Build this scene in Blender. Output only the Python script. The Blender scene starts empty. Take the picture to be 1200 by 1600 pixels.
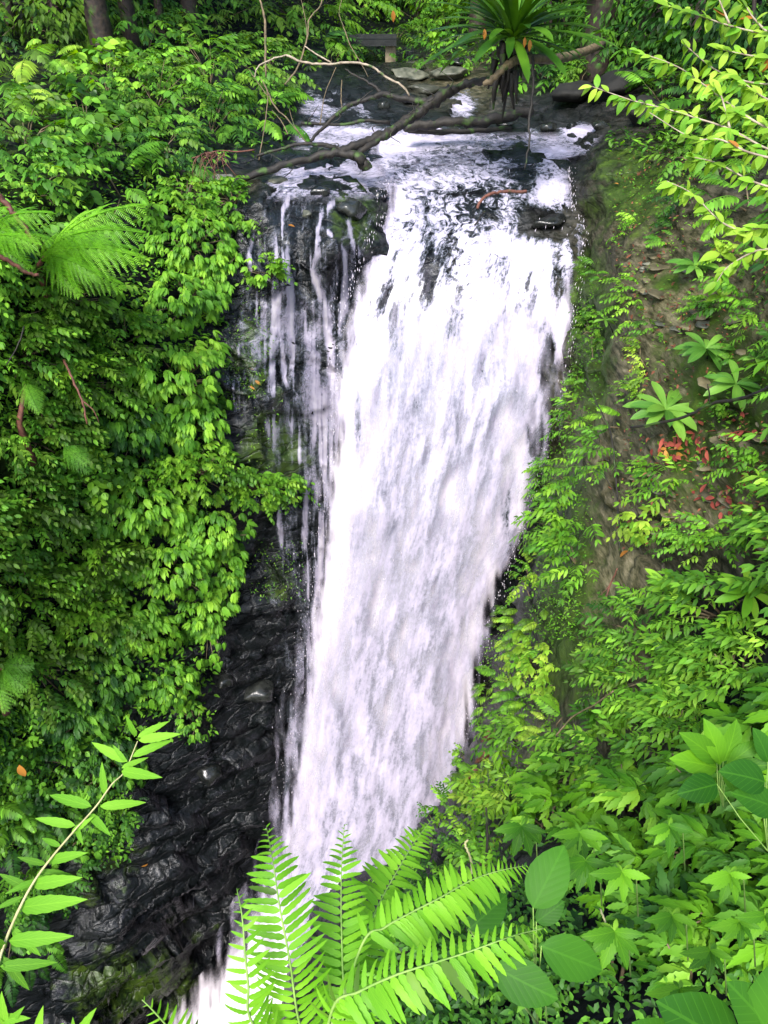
import bpy, math, random
import numpy as np
from mathutils import Vector, Matrix, kdtree

random.seed(11)
rng = np.random.default_rng(11)
S = bpy.context.scene
COL = S.collection

# ------------------------------------------------------------------ camera
PITCH = math.radians(36.0)
FPX = 1164.0                      # focal length in photo pixels (1200 x 1600)
cam_d = bpy.data.cameras.new('camera')
cam_d.sensor_fit = 'VERTICAL'
cam_d.sensor_height = 24.0
cam_d.lens = 24.0 * FPX / 1600.0
cam_d.clip_start = 0.05
cam_d.clip_end = 500.0
cam = bpy.data.objects.new('camera', cam_d)
COL.objects.link(cam)
cam.location = (0, 0, 0)
cam.rotation_euler = (math.pi / 2 - PITCH, 0, 0)
S.camera = cam

# ------------------------------------------------------------------ light
SUN_EL, SUN_AZ = math.radians(50), math.radians(202)   # azimuth clockwise from +Y (north)
w = bpy.data.worlds.new('World')
S.world = w
w.use_nodes = True
nt = w.node_tree
bg = nt.nodes['Background']
sky = nt.nodes.new('ShaderNodeTexSky')
sky.sky_type = 'NISHITA'
sky.sun_disc = False
sky.sun_elevation = SUN_EL
sky.sun_rotation = SUN_AZ
sky.air_density = 1.0
sky.dust_density = 2.0
sky.ozone_density = 1.0
nt.links.new(sky.outputs[0], bg.inputs[0])
bg.inputs[1].default_value = 0.15
sd = bpy.data.lights.new('sun', 'SUN')
sd.energy = 2.0
sd.angle = math.radians(20)
sd.color = (1.0, 0.965, 0.93)
sun = bpy.data.objects.new('sun', sd)
COL.objects.link(sun)
sdir = Vector((math.sin(SUN_AZ) * math.cos(SUN_EL), math.cos(SUN_AZ) * math.cos(SUN_EL), math.sin(SUN_EL)))
sun.rotation_euler = sdir.to_track_quat('Z', 'Y').to_euler()
S.view_settings.view_transform = 'Standard'
S.view_settings.look = 'None'
S.view_settings.gamma = 1.0
S.view_settings.use_curve_mapping = False
S.view_settings.exposure = 1.45
S.render.engine = 'CYCLES'
S.cycles.max_bounces = 6
S.cycles.diffuse_bounces = 3
S.cycles.glossy_bounces = 2
S.cycles.transmission_bounces = 3
S.cycles.transparent_max_bounces = 10

# ------------------------------------------------------------------ numbers
CP, SP = math.cos(PITCH), math.sin(PITCH)


def W3(px, py, d):
    """world point seen at photo pixel (px, py) at camera depth d metres (numpy)."""
    px, py, d = np.broadcast_arrays(np.asarray(px, float), np.asarray(py, float), np.asarray(d, float))
    xc = (px - 600) / FPX
    yc = (800 - py) / FPX
    return np.stack([d * xc, d * (CP + SP * yc), d * (-SP + CP * yc)], -1)


def at(px, py, d):
    return Vector(W3(px, py, d).tolist())


def smooth(a, b, x):
    t = np.clip((np.asarray(x, float) - a) / (b - a), 0, 1)
    return t * t * (3 - 2 * t)


_perm = np.random.default_rng(5).random(4096)


def vnoise(p):
    """value noise 0..1, p (n, 3)"""
    i = np.floor(p).astype(np.int64)
    f = p - i
    f = f * f * (3 - 2 * f)
    r = 0
    for dx in (0, 1):
        for dy in (0, 1):
            for dz in (0, 1):
                h = ((i[..., 0] + dx) * 73856093 ^ (i[..., 1] + dy) * 19349663 ^ (i[..., 2] + dz) * 83492791) & 4095
                wt = (f[..., 0] if dx else 1 - f[..., 0]) * (f[..., 1] if dy else 1 - f[..., 1]) * (f[..., 2] if dz else 1 - f[..., 2])
                r = r + wt * _perm[h]
    return r


def fbm(p, oct=4, gain=.5):
    a, s, r = 1.0, 0.0, 0.0
    for k in range(oct):
        r = r + a * vnoise(p * (2.03 ** k) + 17.3 * k)
        s += a
        a *= gain
    return r / s


def blobs(px, py, lst):
    r = np.zeros(np.broadcast(px, py).shape)
    for (x, y, rx, ry, v) in lst:
        r = np.maximum(r, v * np.exp(-((px - x) / rx) ** 2 - ((py - y) / ry) ** 2))
    return r


def strands(px, py, lst):
    """max over polylines of v*exp(-(dist/r)^2); lst: (points, radius, value)"""
    out = np.zeros(np.broadcast(px, py).shape)
    for pts, r, v in lst:
        for (x0, y0), (x1, y1) in zip(pts, pts[1:]):
            vx, vy = x1 - x0, y1 - y0
            t = np.clip(((px - x0) * vx + (py - y0) * vy) / (vx * vx + vy * vy + 1e-9), 0, 1)
            d2 = (px - x0 - t * vx) ** 2 + (py - y0 - t * vy) ** 2
            out = np.maximum(out, v * np.exp(-d2 / (r * r)))
    return out


# ------------------------------------------------------------------ materials
def M(name):
    m = bpy.data.materials.new(name)
    m.use_nodes = True
    n = m.node_tree
    n.nodes.clear()
    return m, n, (lambda t, **k: _node(n, t, k)), n.links.new


def _node(n, t, k):
    nd = n.nodes.new('ShaderNode' + t)
    for a, b in k.items():
        setattr(nd, a, b)
    return nd


def ramp(N, stops):
    r = N('ValToRGB')
    e = r.color_ramp.elements
    e[0].position, e[0].color = stops[0][0], (*stops[0][1], 1)
    e[1].position, e[1].color = stops[-1][0], (*stops[-1][1], 1)
    for p, c in stops[1:-1]:
        q = e.new(p)
        q.color = (*c, 1)
    return r


def leaf_mat(name, dark, light, trans=.3, rough=.5, veins=0.0, spec=.22, vary=.42):
    m, n, N, LK = M(name)
    oi = N('ObjectInfo')
    geo = N('NewGeometry')
    ns = N('TexNoise')
    ns.inputs['Scale'].default_value = 2.2
    ns.inputs['Detail'].default_value = 2
    LK(geo.outputs['Position'], ns.inputs['Vector'])
    add = N('Math', operation='MULTIPLY_ADD')
    LK(oi.outputs['Random'], add.inputs[0])
    add.inputs[1].default_value = .55
    mm = N('Math', operation='MULTIPLY_ADD')
    LK(ns.outputs['Fac'], mm.inputs[0])
    mm.inputs[1].default_value = 1.5
    mm.inputs[2].default_value = -.5
    LK(mm.outputs[0], add.inputs[2])
    r = ramp(N, [(0.0, tuple(c * .6 for c in dark)), (.35, dark), (1.0, light)])
    LK(add.outputs[0], r.inputs[0])
    isl = N('Math', operation='MULTIPLY_ADD')
    LK(geo.outputs['Random Per Island'], isl.inputs[0])
    isl.inputs[1].default_value = vary * 2
    isl.inputs[2].default_value = 1 - vary
    mul = N('Mix', data_type='RGBA', blend_type='MULTIPLY')
    mul.inputs[0].default_value = 1
    LK(r.outputs[0], mul.inputs[6])
    LK(isl.outputs[0], mul.inputs[7])
    colour = mul.outputs[2]
    pb = N('BsdfPrincipled')
    if veins:
        uv = N('UVMap')
        sx = N('SeparateXYZ')
        LK(uv.outputs[0], sx.inputs[0])
        a = N('Math', operation='SUBTRACT')
        LK(sx.outputs[0], a.inputs[0])
        a.inputs[1].default_value = .5
        b = N('Math', operation='ABSOLUTE')
        LK(a.outputs[0], b.inputs[0])
        # side veins rise from the midrib: phase = v*k - |u|*q
        c = N('Math', operation='MULTIPLY_ADD')
        LK(b.outputs[0], c.inputs[0])
        c.inputs[1].default_value = -6.0
        d = N('Math', operation='MULTIPLY')
        LK(sx.outputs[1], d.inputs[0])
        d.inputs[1].default_value = 7.0
        LK(d.outputs[0], c.inputs[2])
        f = N('Math', operation='PINGPONG')
        LK(c.outputs[0], f.inputs[0])
        f.inputs[1].default_value = .5
        g = N('Math', operation='LESS_THAN')
        LK(f.outputs[0], g.inputs[0])
        g.inputs[1].default_value = .035
        mr = N('Math', operation='LESS_THAN')
        LK(b.outputs[0], mr.inputs[0])
        mr.inputs[1].default_value = .025
        mx = N('Math', operation='MAXIMUM')
        LK(g.outputs[0], mx.inputs[0])
        LK(mr.outputs[0], mx.inputs[1])
        mc = N('Mix', data_type='RGBA')
        mf = N('Math', operation='MULTIPLY')
        LK(mx.outputs[0], mf.inputs[0])
        mf.inputs[1].default_value = veins
        LK(mf.outputs[0], mc.inputs[0])
        LK(colour, mc.inputs[6])
        mc.inputs[7].default_value = (min(light[0] * 1.6, .6), min(light[1] * 1.5, .7), light[2] * 1.5, 1)
        colour = mc.outputs[2]
        bp = N('Bump')
        bp.inputs['Strength'].default_value = .35
        bp.inputs['Distance'].default_value = .0015
        LK(f.outputs[0], bp.inputs['Height'])
        LK(bp.outputs[0], pb.inputs['Normal'])
    LK(colour, pb.inputs['Base Color'])
    pb.inputs['Roughness'].default_value = rough
    pb.inputs['Specular IOR Level'].default_value = spec
    tr = N('BsdfTranslucent')
    hs = N('HueSaturation')
    hs.inputs['Hue'].default_value = .485
    hs.inputs['Saturation'].default_value = 1.1
    hs.inputs['Value'].default_value = 1.5
    LK(colour, hs.inputs['Color'])
    LK(hs.outputs[0], tr.inputs['Color'])
    mix = N('MixShader')
    mix.inputs[0].default_value = trans
    LK(pb.outputs[0], mix.inputs[1])
    LK(tr.outputs[0], mix.inputs[2])
    out = N('OutputMaterial')
    LK(mix.outputs[0], out.inputs[0])
    return m


MAT = {
    'mid': leaf_mat('leaf_mid_green', (.05, .16, .013), (.17, .40, .03)),
    'bright': leaf_mat('leaf_bright_green', (.10, .27, .016), (.27, .50, .04)),
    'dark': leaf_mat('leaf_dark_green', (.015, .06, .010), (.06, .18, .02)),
    'olive': leaf_mat('leaf_olive_green', (.055, .125, .012), (.17, .33, .03)),
    'yellow': leaf_mat('leaf_yellow_green', (.16, .31, .02), (.42, .60, .07), trans=.35),
    'fern': leaf_mat('fern_frond_green', (.12, .34, .012), (.24, .52, .03), trans=.35, rough=.42, vary=.25, veins=.12),
    'stalk': leaf_mat('stalk_leaf_green', (.09, .25, .016), (.19, .42, .03), trans=.25, rough=.6, veins=.2, vary=.15, spec=.12),
    'big': leaf_mat('big_leaf_green', (.014, .07, .005), (.04, .14, .009), trans=.15, rough=.5, veins=.35, vary=.15, spec=.12),
    'nettle': leaf_mat('toothed_leaf_green', (.035, .13, .006), (.15, .37, .014), trans=.3, rough=.5, veins=.15, spec=.15),
    'strap': leaf_mat('strap_leaf_green', (.06, .18, .02), (.20, .40, .05), trans=.2, rough=.45, veins=.15, vary=.12, spec=.3),
    'nest': leaf_mat('nest_fern_green', (.02, .07, .006), (.08, .20, .015), trans=.25, rough=.35, vary=.3),
    'red': leaf_mat('dead_leaf_red', (.18, .035, .025), (.50, .12, .075), trans=.1, rough=.5),
    'orange': leaf_mat('dead_leaf_orange', (.32, .13, .02), (.58, .28, .06), trans=.2, rough=.5),
    'litter': leaf_mat('dead_leaf_brown', (.06, .02, .012), (.22, .08, .04), trans=.05, rough=.5),
}


def bark_mat(name, c0, c1, moss=.0):
    m, n, N, LK = M(name)
    geo = N('NewGeometry')
    ns = N('TexNoise')
    ns.inputs['Scale'].default_value = 14
    ns.inputs['Detail'].default_value = 5
    LK(geo.outputs['Position'], ns.inputs['Vector'])
    r = ramp(N, [(.3, c0), (.7, c1)])
    LK(ns.outputs['Fac'], r.inputs[0])
    n2 = N('TexNoise')
    n2.inputs['Scale'].default_value = 5
    n2.inputs['Detail'].default_value = 3
    LK(geo.outputs['Position'], n2.inputs['Vector'])
    r2 = ramp(N, [(.62 - moss, (0, 0, 0)), (.72 - moss * .8, (1, 1, 1))])
    LK(n2.outputs['Fac'], r2.inputs[0])
    mx = N('Mix', data_type='RGBA')
    LK(r2.outputs[0], mx.inputs[0])
    LK(r.outputs[0], mx.inputs[6])
    mx.inputs[7].default_value = (.04, .085, .01, 1)
    pb = N('BsdfPrincipled')
    LK(mx.outputs[2], pb.inputs['Base Color'])
    pb.inputs['Roughness'].default_value = .7
    bp = N('Bump')
    bp.inputs['Strength'].default_value = .6
    bp.inputs['Distance'].default_value = .02
    LK(ns.outputs['Fac'], bp.inputs['Height'])
    LK(bp.outputs[0], pb.inputs['Normal'])
    out = N('OutputMaterial')
    LK(pb.outputs[0], out.inputs[0])
    return m


MAT['bark_dark'] = bark_mat('bark_dark', (.005, .004, .003), (.024, .019, .012), .06)
MAT['bark_pale'] = bark_mat('bark_pale', (.16, .12, .08), (.42, .35, .25), 0)
MAT['bark_tan'] = bark_mat('bark_tan', (.06, .045, .022), (.20, .145, .075), .05)
MAT['bark_red'] = bark_mat('bark_red', (.055, .018, .012), (.19, .07, .042), 0)
MAT['bark_trunk'] = bark_mat('bark_trunk', (.010, .007, .005), (.045, .028, .018), .08)
MAT['stem_green'] = bark_mat('stem_green', (.12, .25, .03), (.25, .38, .08), 0)
MAT['stem_buff'] = bark_mat('stem_buff', (.30, .27, .11), (.45, .42, .2), 0)


def rock_mat():
    m, n, N, LK = M('rock_and_soil')
    geo = N('NewGeometry')

    def attr(a):
        x = N('Attribute', attribute_name=a)
        return x.outputs['Fac']
    n1 = N('TexNoise')
    n1.inputs['Scale'].default_value = 3.5
    n1.inputs['Detail'].default_value = 8
    n1.inputs['Roughness'].default_value = .65
    LK(geo.outputs['Position'], n1.inputs['Vector'])
    mp = N('Mapping')
    mp.inputs['Scale'].default_value = (1.6, 1.4, 6)
    mp.inputs['Rotation'].default_value = (.25, .35, 0)
    LK(geo.outputs['Position'], mp.inputs['Vector'])
    n2 = N('TexNoise')
    n2.inputs['Scale'].default_value = 3
    n2.inputs['Detail'].default_value = 7
    n2.inputs['Roughness'].default_value = .7
    LK(mp.outputs[0], n2.inputs['Vector'])
    dark = ramp(N, [(.34, (.002, .003, .003)), (.50, (.006, .008, .008)), (.62, (.014, .015, .018)), (.76, (.06, .058, .075))])  # grey-violet top stop paints wet highlights into the rock colour
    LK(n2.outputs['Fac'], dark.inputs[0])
    tan = ramp(N, [(.30, (.012, .013, .006)), (.42, (.05, .049, .022)), (.56, (.14, .125, .068)), (.72, (.30, .255, .16))])
    LK(n2.outputs['Fac'], tan.inputs[0])
    mx = N('Mix', data_type='RGBA')
    LK(attr('tan'), mx.inputs[0])
    LK(dark.outputs[0], mx.inputs[6])
    LK(tan.outputs[0], mx.inputs[7])
    # moss, broken by noise
    ms = N('Math', operation='ADD')
    LK(attr('moss'), ms.inputs[0])
    LK(n1.outputs['Fac'], ms.inputs[1])
    mr = ramp(N, [(.95, (0, 0, 0)), (1.15, (1, 1, 1))])
    mr.color_ramp.elements[0].position = .78
    mr.color_ramp.elements[1].position = .98
    msc = N('Math', operation='MULTIPLY')
    LK(ms.outputs[0], msc.inputs[0])
    msc.inputs[1].default_value = .8
    LK(msc.outputs[0], mr.inputs[0])
    mcol = ramp(N, [(.35, (.012, .03, .006)), (.65, (.06, .10, .012))])
    LK(n1.outputs['Fac'], mcol.inputs[0])
    m2 = N('Mix', data_type='RGBA')
    LK(mr.outputs[0], m2.inputs[0])
    LK(mx.outputs[2], m2.inputs[6])
    LK(mcol.outputs[0], m2.inputs[7])
    # cracks between blocks
    vo = N('TexVoronoi', feature='DISTANCE_TO_EDGE')
    mpv = N('Mapping')
    mpv.inputs['Scale'].default_value = (1.6, 1.6, 4.2)
    mpv.inputs['Rotation'].default_value = (.25, .42, .2)
    nw = N('Mix', data_type='RGBA')
    nw.inputs[0].default_value = .12
    LK(geo.outputs['Position'], nw.inputs[6])
    LK(n1.outputs['Color'], nw.inputs[7])
    LK(nw.outputs[2], mpv.inputs['Vector'])
    LK(mpv.outputs[0], vo.inputs['Vector'])
    vo.inputs['Scale'].default_value = 1.7
    crk = ramp(N, [(0.0, (0, 0, 0)), (.09, (1, 1, 1))])
    LK(vo.outputs[0], crk.inputs[0])
    msk = N('Math', operation='MULTIPLY_ADD')
    LK(attr('tan'), msk.inputs[0])
    msk.inputs[1].default_value = -.5
    msk.inputs[2].default_value = .55
    cm = N('Mix', data_type='RGBA', blend_type='MULTIPLY')
    LK(msk.outputs[0], cm.inputs[0])
    LK(m2.outputs[2], cm.inputs[6])
    LK(crk.outputs[0], cm.inputs[7])
    pb = N('BsdfPrincipled')
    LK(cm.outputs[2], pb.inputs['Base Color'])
    rr = N('MapRange')
    LK(attr('wet'), rr.inputs[0])
    rr.inputs[3].default_value = .75
    rr.inputs[4].default_value = .19
    LK(rr.outputs[0], pb.inputs['Roughness'])
    sp = N('MapRange')
    LK(attr('wet'), sp.inputs[0])
    sp.inputs[3].default_value = .12
    sp.inputs[4].default_value = .65
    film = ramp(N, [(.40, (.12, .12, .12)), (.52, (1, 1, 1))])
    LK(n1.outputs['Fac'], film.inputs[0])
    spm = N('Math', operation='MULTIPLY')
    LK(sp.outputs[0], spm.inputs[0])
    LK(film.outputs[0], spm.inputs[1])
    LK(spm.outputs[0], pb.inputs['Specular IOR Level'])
    n3 = N('TexNoise')
    n3.inputs['Scale'].default_value = 22
    n3.inputs['Detail'].default_value = 6
    LK(geo.outputs['Position'], n3.inputs['Vector'])
    b1 = N('Bump')
    b1.inputs['Strength'].default_value = .38
    b1.inputs['Distance'].default_value = .09
    LK(n2.outputs['Fac'], b1.inputs['Height'])
    b2 = N('Bump')
    b2.inputs['Strength'].default_value = .3
    b2.inputs['Distance'].default_value = .02
    LK(n3.outputs['Fac'], b2.inputs['Height'])
    LK(b1.outputs[0], b2.inputs['Normal'])
    b3 = N('Bump')
    LK(msk.outputs[0], b3.inputs['Strength'])
    b3.inputs['Distance'].default_value = .03
    LK(crk.outputs[0], b3.inputs['Height'])
    LK(b2.outputs[0], b3.inputs['Normal'])
    LK(b3.outputs[0], pb.inputs['Normal'])
    out = N('OutputMaterial')
    LK(pb.outputs[0], out.inputs[0])
    return m


MAT['rock'] = rock_mat()


def stone_mat(name, c0, c1, rough):
    m, n, N, LK = M(name)
    geo = N('NewGeometry')
    oi = N('ObjectInfo')
    n1 = N('TexNoise')
    n1.inputs['Scale'].default_value = 7
    n1.inputs['Detail'].default_value = 7
    LK(geo.outputs['Position'], n1.inputs['Vector'])
    r = ramp(N, [(.3, c0), (.7, c1)])
    LK(n1.outputs['Fac'], r.inputs[0])
    hv = N('HueSaturation')
    mrg = N('MapRange')
    LK(oi.outputs['Random'], mrg.inputs[0])
    mrg.inputs[3].default_value = .6
    mrg.inputs[4].default_value = 1.4
    LK(mrg.outputs[0], hv.inputs['Value'])
    LK(r.outputs[0], hv.inputs['Color'])
    pb = N('BsdfPrincipled')
    LK(hv.outputs[0], pb.inputs['Base Color'])
    pb.inputs['Roughness'].default_value = rough
    bp = N('Bump')
    bp.inputs['Strength'].default_value = .7
    bp.inputs['Distance'].default_value = .03
    LK(n1.outputs['Fac'], bp.inputs['Height'])
    LK(bp.outputs[0], pb.inputs['Normal'])
    out = N('OutputMaterial')
    LK(pb.outputs[0], out.inputs[0])
    return m


MAT['stone_wet'] = stone_mat('stone_wet', (.004, .005, .005), (.028, .03, .026), .22)
MAT['stone_hollow_shade'] = stone_mat('stone_hollow_shade', (.002, .002, .001), (.010, .010, .007), .8)  # near-black colour stands in for the shade inside the hollow
MAT['stone_grey'] = stone_mat('stone_grey', (.03, .035, .022), (.14, .14, .10), .45)
MAT['stone_pale'] = stone_mat('stone_pale', (.08, .08, .055), (.26, .24, .18), .6)
MAT['stone_tan'] = stone_mat('stone_tan', (.05, .045, .02), (.20, .17, .09), .6)
MAT['concrete_dark'] = stone_mat('concrete_dark', (.004, .006, .006), (.016, .02, .017), .7)
MAT['concrete_tan'] = stone_mat('concrete_tan', (.10, .08, .05), (.22, .18, .11), .8)


def water_mat():
    """foam over clear water: colour and coverage follow the air in it, lavender stops paint its shading"""
    m, n, N, LK = M('white_water')

    def attr(a):
        return N('Attribute', attribute_name=a).outputs['Fac']

    def tex(sx, sy, sc, det, rough=.6, dist=0):
        mp = N('Mapping')
        uv = N('UVMap')
        LK(uv.outputs[0], mp.inputs['Vector'])
        mp.inputs['Scale'].default_value = (sx, sy, 1)
        t = N('TexNoise')
        t.inputs['Scale'].default_value = sc
        t.inputs['Detail'].default_value = det
        t.inputs['Roughness'].default_value = rough
        t.inputs['Distortion'].default_value = dist
        LK(mp.outputs[0], t.inputs['Vector'])
        return t.outputs['Fac']

    def math_(op, a, b, c=None):
        q = N('Math', operation=op)
        for i, v in enumerate((a, b, c)):
            if v is None:
                continue
            if isinstance(v, (int, float)):
                q.inputs[i].default_value = v
            else:
                LK(v, q.inputs[i])
        return q.outputs[0]
    big = tex(1.0, .30, 3.6, 7, .64, .25)
    fine = tex(1.0, .13, 9.0, 6, .68, .15)
    iso = tex(1.0, .75, 6.5, 8, .75, 1.0)
    grit = tex(1.0, .55, 24, 3, .8, 0)
    mixa = N('Mix', data_type='FLOAT')
    LK(attr('turb'), mixa.inputs[0])
    LK(math_('ADD', math_('MULTIPLY', big, .68), math_('MULTIPLY', fine, .32)), mixa.inputs[2])
    LK(iso, mixa.inputs[3])
    nz = math_('MULTIPLY', math_('SUBTRACT', mixa.outputs[0], .5), attr('contrast'))
    wv = math_('ADD', math_('ADD', attr('dens'), nz), math_('MULTIPLY', math_('SUBTRACT', grit, .5), math_('MULTIPLY', attr('contrast'), .2)))
    # coverage
    al = N('MapRange', interpolation_type='SMOOTHSTEP')
    LK(wv, al.inputs[0])
    al.inputs[1].default_value = .22
    al.inputs[2].default_value = .52
    edge = math_('MULTIPLY', al.outputs[0], attr('edge'))
    col = ramp(N, [(.0, (.07, .10, .11)), (.26, (.20, .24, .27)), (.46, (.43, .40, .50)), (.66, (.67, .61, .74)), (.92, (.88, .81, .88))])  # lavender middle stops also paint the soft shading of the water
    LK(math_('MULTIPLY', wv, .95), col.inputs[0])
    pb = N('BsdfPrincipled')
    LK(col.outputs[0], pb.inputs['Base Color'])
    rg = N('MapRange')
    LK(wv, rg.inputs[0])
    rg.inputs[1].default_value = .3
    rg.inputs[2].default_value = .8
    rg.inputs[3].default_value = .12
    rg.inputs[4].default_value = .7
    LK(rg.outputs[0], pb.inputs['Roughness'])
    bp = N('Bump')
    bp.inputs['Strength'].default_value = .22
    bp.inputs['Distance'].default_value = .05
    LK(mixa.outputs[0], bp.inputs['Height'])
    LK(bp.outputs[0], pb.inputs['Normal'])
    tl = N('BsdfTranslucent')
    LK(col.outputs[0], tl.inputs['Color'])
    m0 = N('MixShader')
    m0.inputs[0].default_value = .15
    LK(pb.outputs[0], m0.inputs[1])
    LK(tl.outputs[0], m0.inputs[2])
    tp = N('BsdfTransparent')
    m1 = N('MixShader')
    LK(edge, m1.inputs[0])
    LK(tp.outputs[0], m1.inputs[1])
    LK(m0.outputs[0], m1.inputs[2])
    out = N('OutputMaterial')
    LK(m1.outputs[0], out.inputs[0])
    return m


MAT['water'] = water_mat()


# ------------------------------------------------------------------ object helpers
def mesh_from(name, V, F, uv=None, attrs=None, mat=None, flat=False):
    me = bpy.data.meshes.new(name)
    V = np.asarray(V, np.float32)
    me.vertices.add(len(V))
    me.vertices.foreach_set('co', V.ravel())
    if isinstance(F, np.ndarray):
        k = F.shape[1]
        nf, flatF = len(F), F.ravel()
        st = np.arange(nf) * k
        tot = np.full(nf, k)
    else:
        tot = np.array([len(f) for f in F])
        st = np.concatenate([[0], np.cumsum(tot)[:-1]])
        flatF = np.array([i for f in F for i in f])
        nf = len(F)
    me.loops.add(len(flatF))
    me.loops.foreach_set('vertex_index', flatF.astype(np.int32))
    me.polygons.add(nf)
    me.polygons.foreach_set('loop_start', st.astype(np.int32))
    me.polygons.foreach_set('loop_total', tot.astype(np.int32))
    me.polygons.foreach_set('use_smooth', np.full(nf, not flat))
    if uv is not None:
        l = me.uv_layers.new(name='UVMap')
        l.data.foreach_set('uv', np.asarray(uv, np.float32)[flatF].ravel())
    for a, v in (attrs or {}).items():
        at_ = me.attributes.new(a, 'FLOAT', 'POINT')
        at_.data.foreach_set('value', np.asarray(v, np.float32).ravel())
    if mat:
        me.materials.append(MAT[mat])
    me.update(calc_edges=True)
    me.validate()
    return me


def link(name, data, parent=None, M4=None, loc=None):
    o = bpy.data.objects.new(name, data)
    COL.objects.link(o)
    if parent is not None:
        o.parent = parent
    if M4 is not None:
        o.matrix_local = M4
    elif loc is not None:
        o.location = loc
    return o


def tag(o, label=None, cat=None, group=None, kind=None):
    for k, v in (('label', label), ('category', cat), ('group', group), ('kind', kind)):
        if v:
            o[k] = v
    return o


def thing(name, loc, label, cat, group=None):
    return tag(link(name, None, loc=loc), label, cat, group)


def frame(f, u, s=1.0, pos=(0, 0, 0)):
    f = Vector(f).normalized()
    x = f.cross(Vector(u))
    if x.length < 1e-4:
        x = f.orthogonal()
    x.normalize()
    z = x.cross(f)
    return Matrix(((x.x * s, f.x * s, z.x * s, pos[0]), (x.y * s, f.y * s, z.y * s, pos[1]), (x.z * s, f.z * s, z.z * s, pos[2]), (0, 0, 0, 1)))


class Geo:
    def __init__(s):
        s.V, s.F, s.U, s.n = [], [], [], 0

    def add(s, g, m=None):
        V, F, U = g
        V = np.asarray(V, float)
        if m is not None:
            A = np.array(m)
            V = V @ A[:3, :3].T + A[:3, 3]
        s.V.append(V)
        s.F += [tuple(i + s.n for i in f) for f in F]
        s.U.append(np.asarray(U, float))
        s.n += len(V)
        return s

    def out(s):
        return np.concatenate(s.V), s.F, np.concatenate(s.U)

    def mesh(s, name, mat, flat=False):
        V, F, U = s.out()
        return mesh_from(name, V, F, U, None, mat, flat)


def leaf(L, Wd, n=6, peak=.4, fold=.2, droop=.4, serr=0.0, wave=0.0, pw=.9):
    """a leaf along +Y, face up +Z, bending down"""
    a = math.log(.5) / math.log(peak)
    V, U, F = [], [], []
    y = z = 0.0
    for i in range(n + 1):
        t = i / n
        wd = Wd / 2 * max(math.sin(math.pi * t ** a), 0) ** pw + Wd * .012
        if serr and i % 2 and 0 < i < n:
            wd *= 1 - serr
        ang = droop * t
        if i:
            y += L / n * math.cos(ang)
            z -= L / n * math.sin(ang)
        zz = z + wave * Wd * math.sin(t * 9)
        V += [(-wd, y, zz + fold * wd), (0, y, z), (wd, y, zz + fold * wd)]
        uu = .5 * wd / (Wd / 2)
        U += [(.5 - uu, t), (.5, t), (.5 + uu, t)]
        if i:
            k = 3 * i
            F += [(k - 3, k - 2, k + 1, k), (k - 2, k - 1, k + 2, k + 1)]
    return V, F, U


def tube(pts, r0, r1, n=6, geo=None, jit=0.0):
    """tapered tube through world points"""
    pts = [Vector(p) for p in pts]
    g = geo or Geo()
    V, F, U = [], [], []
    m = len(pts)
    up = None
    for i, p in enumerate(pts):
        t = (pts[min(i + 1, m - 1)] - pts[max(i - 1, 0)]).normalized()
        if up is None:
            up = t.orthogonal().normalized()
        x = t.cross(up).normalized()
        up = x.cross(t).normalized()
        r = r0 + (r1 - r0) * i / (m - 1)
        for k in range(n):
            a = 2 * math.pi * k / n
            rr = r * (1 + jit * random.uniform(-1, 1))
            V.append(p + x * math.cos(a) * rr + up * math.sin(a) * rr)
            U.append((k / n, i / m))
        if i:
            b = (i - 1) * n
            for k in range(n):
                F.append((b + k, b + (k + 1) % n, b + n + (k + 1) % n, b + n + k))
    F.append(tuple(range(n))[::-1])
    F.append(tuple(range((m - 1) * n, m * n)))
    g.add(([tuple(v) for v in V], F, U))
    return g


def spline(pts, k=4):
    """Catmull-Rom through points"""
    P = [Vector(p) for p in pts]
    P = [P[0] * 2 - P[1]] + P + [P[-1] * 2 - P[-2]]
    o = []
    for i in range(1, len(P) - 2):
        for j in range(k):
            t = j / k
            a, b, c, d = P[i - 1], P[i], P[i + 1], P[i + 2]
            o.append(.5 * ((2 * b) + (c - a) * t + (2 * a - 5 * b + 4 * c - d) * t * t + (3 * b - a - 3 * c + d) * t ** 3))
    o.append(P[-2])
    return o


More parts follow.
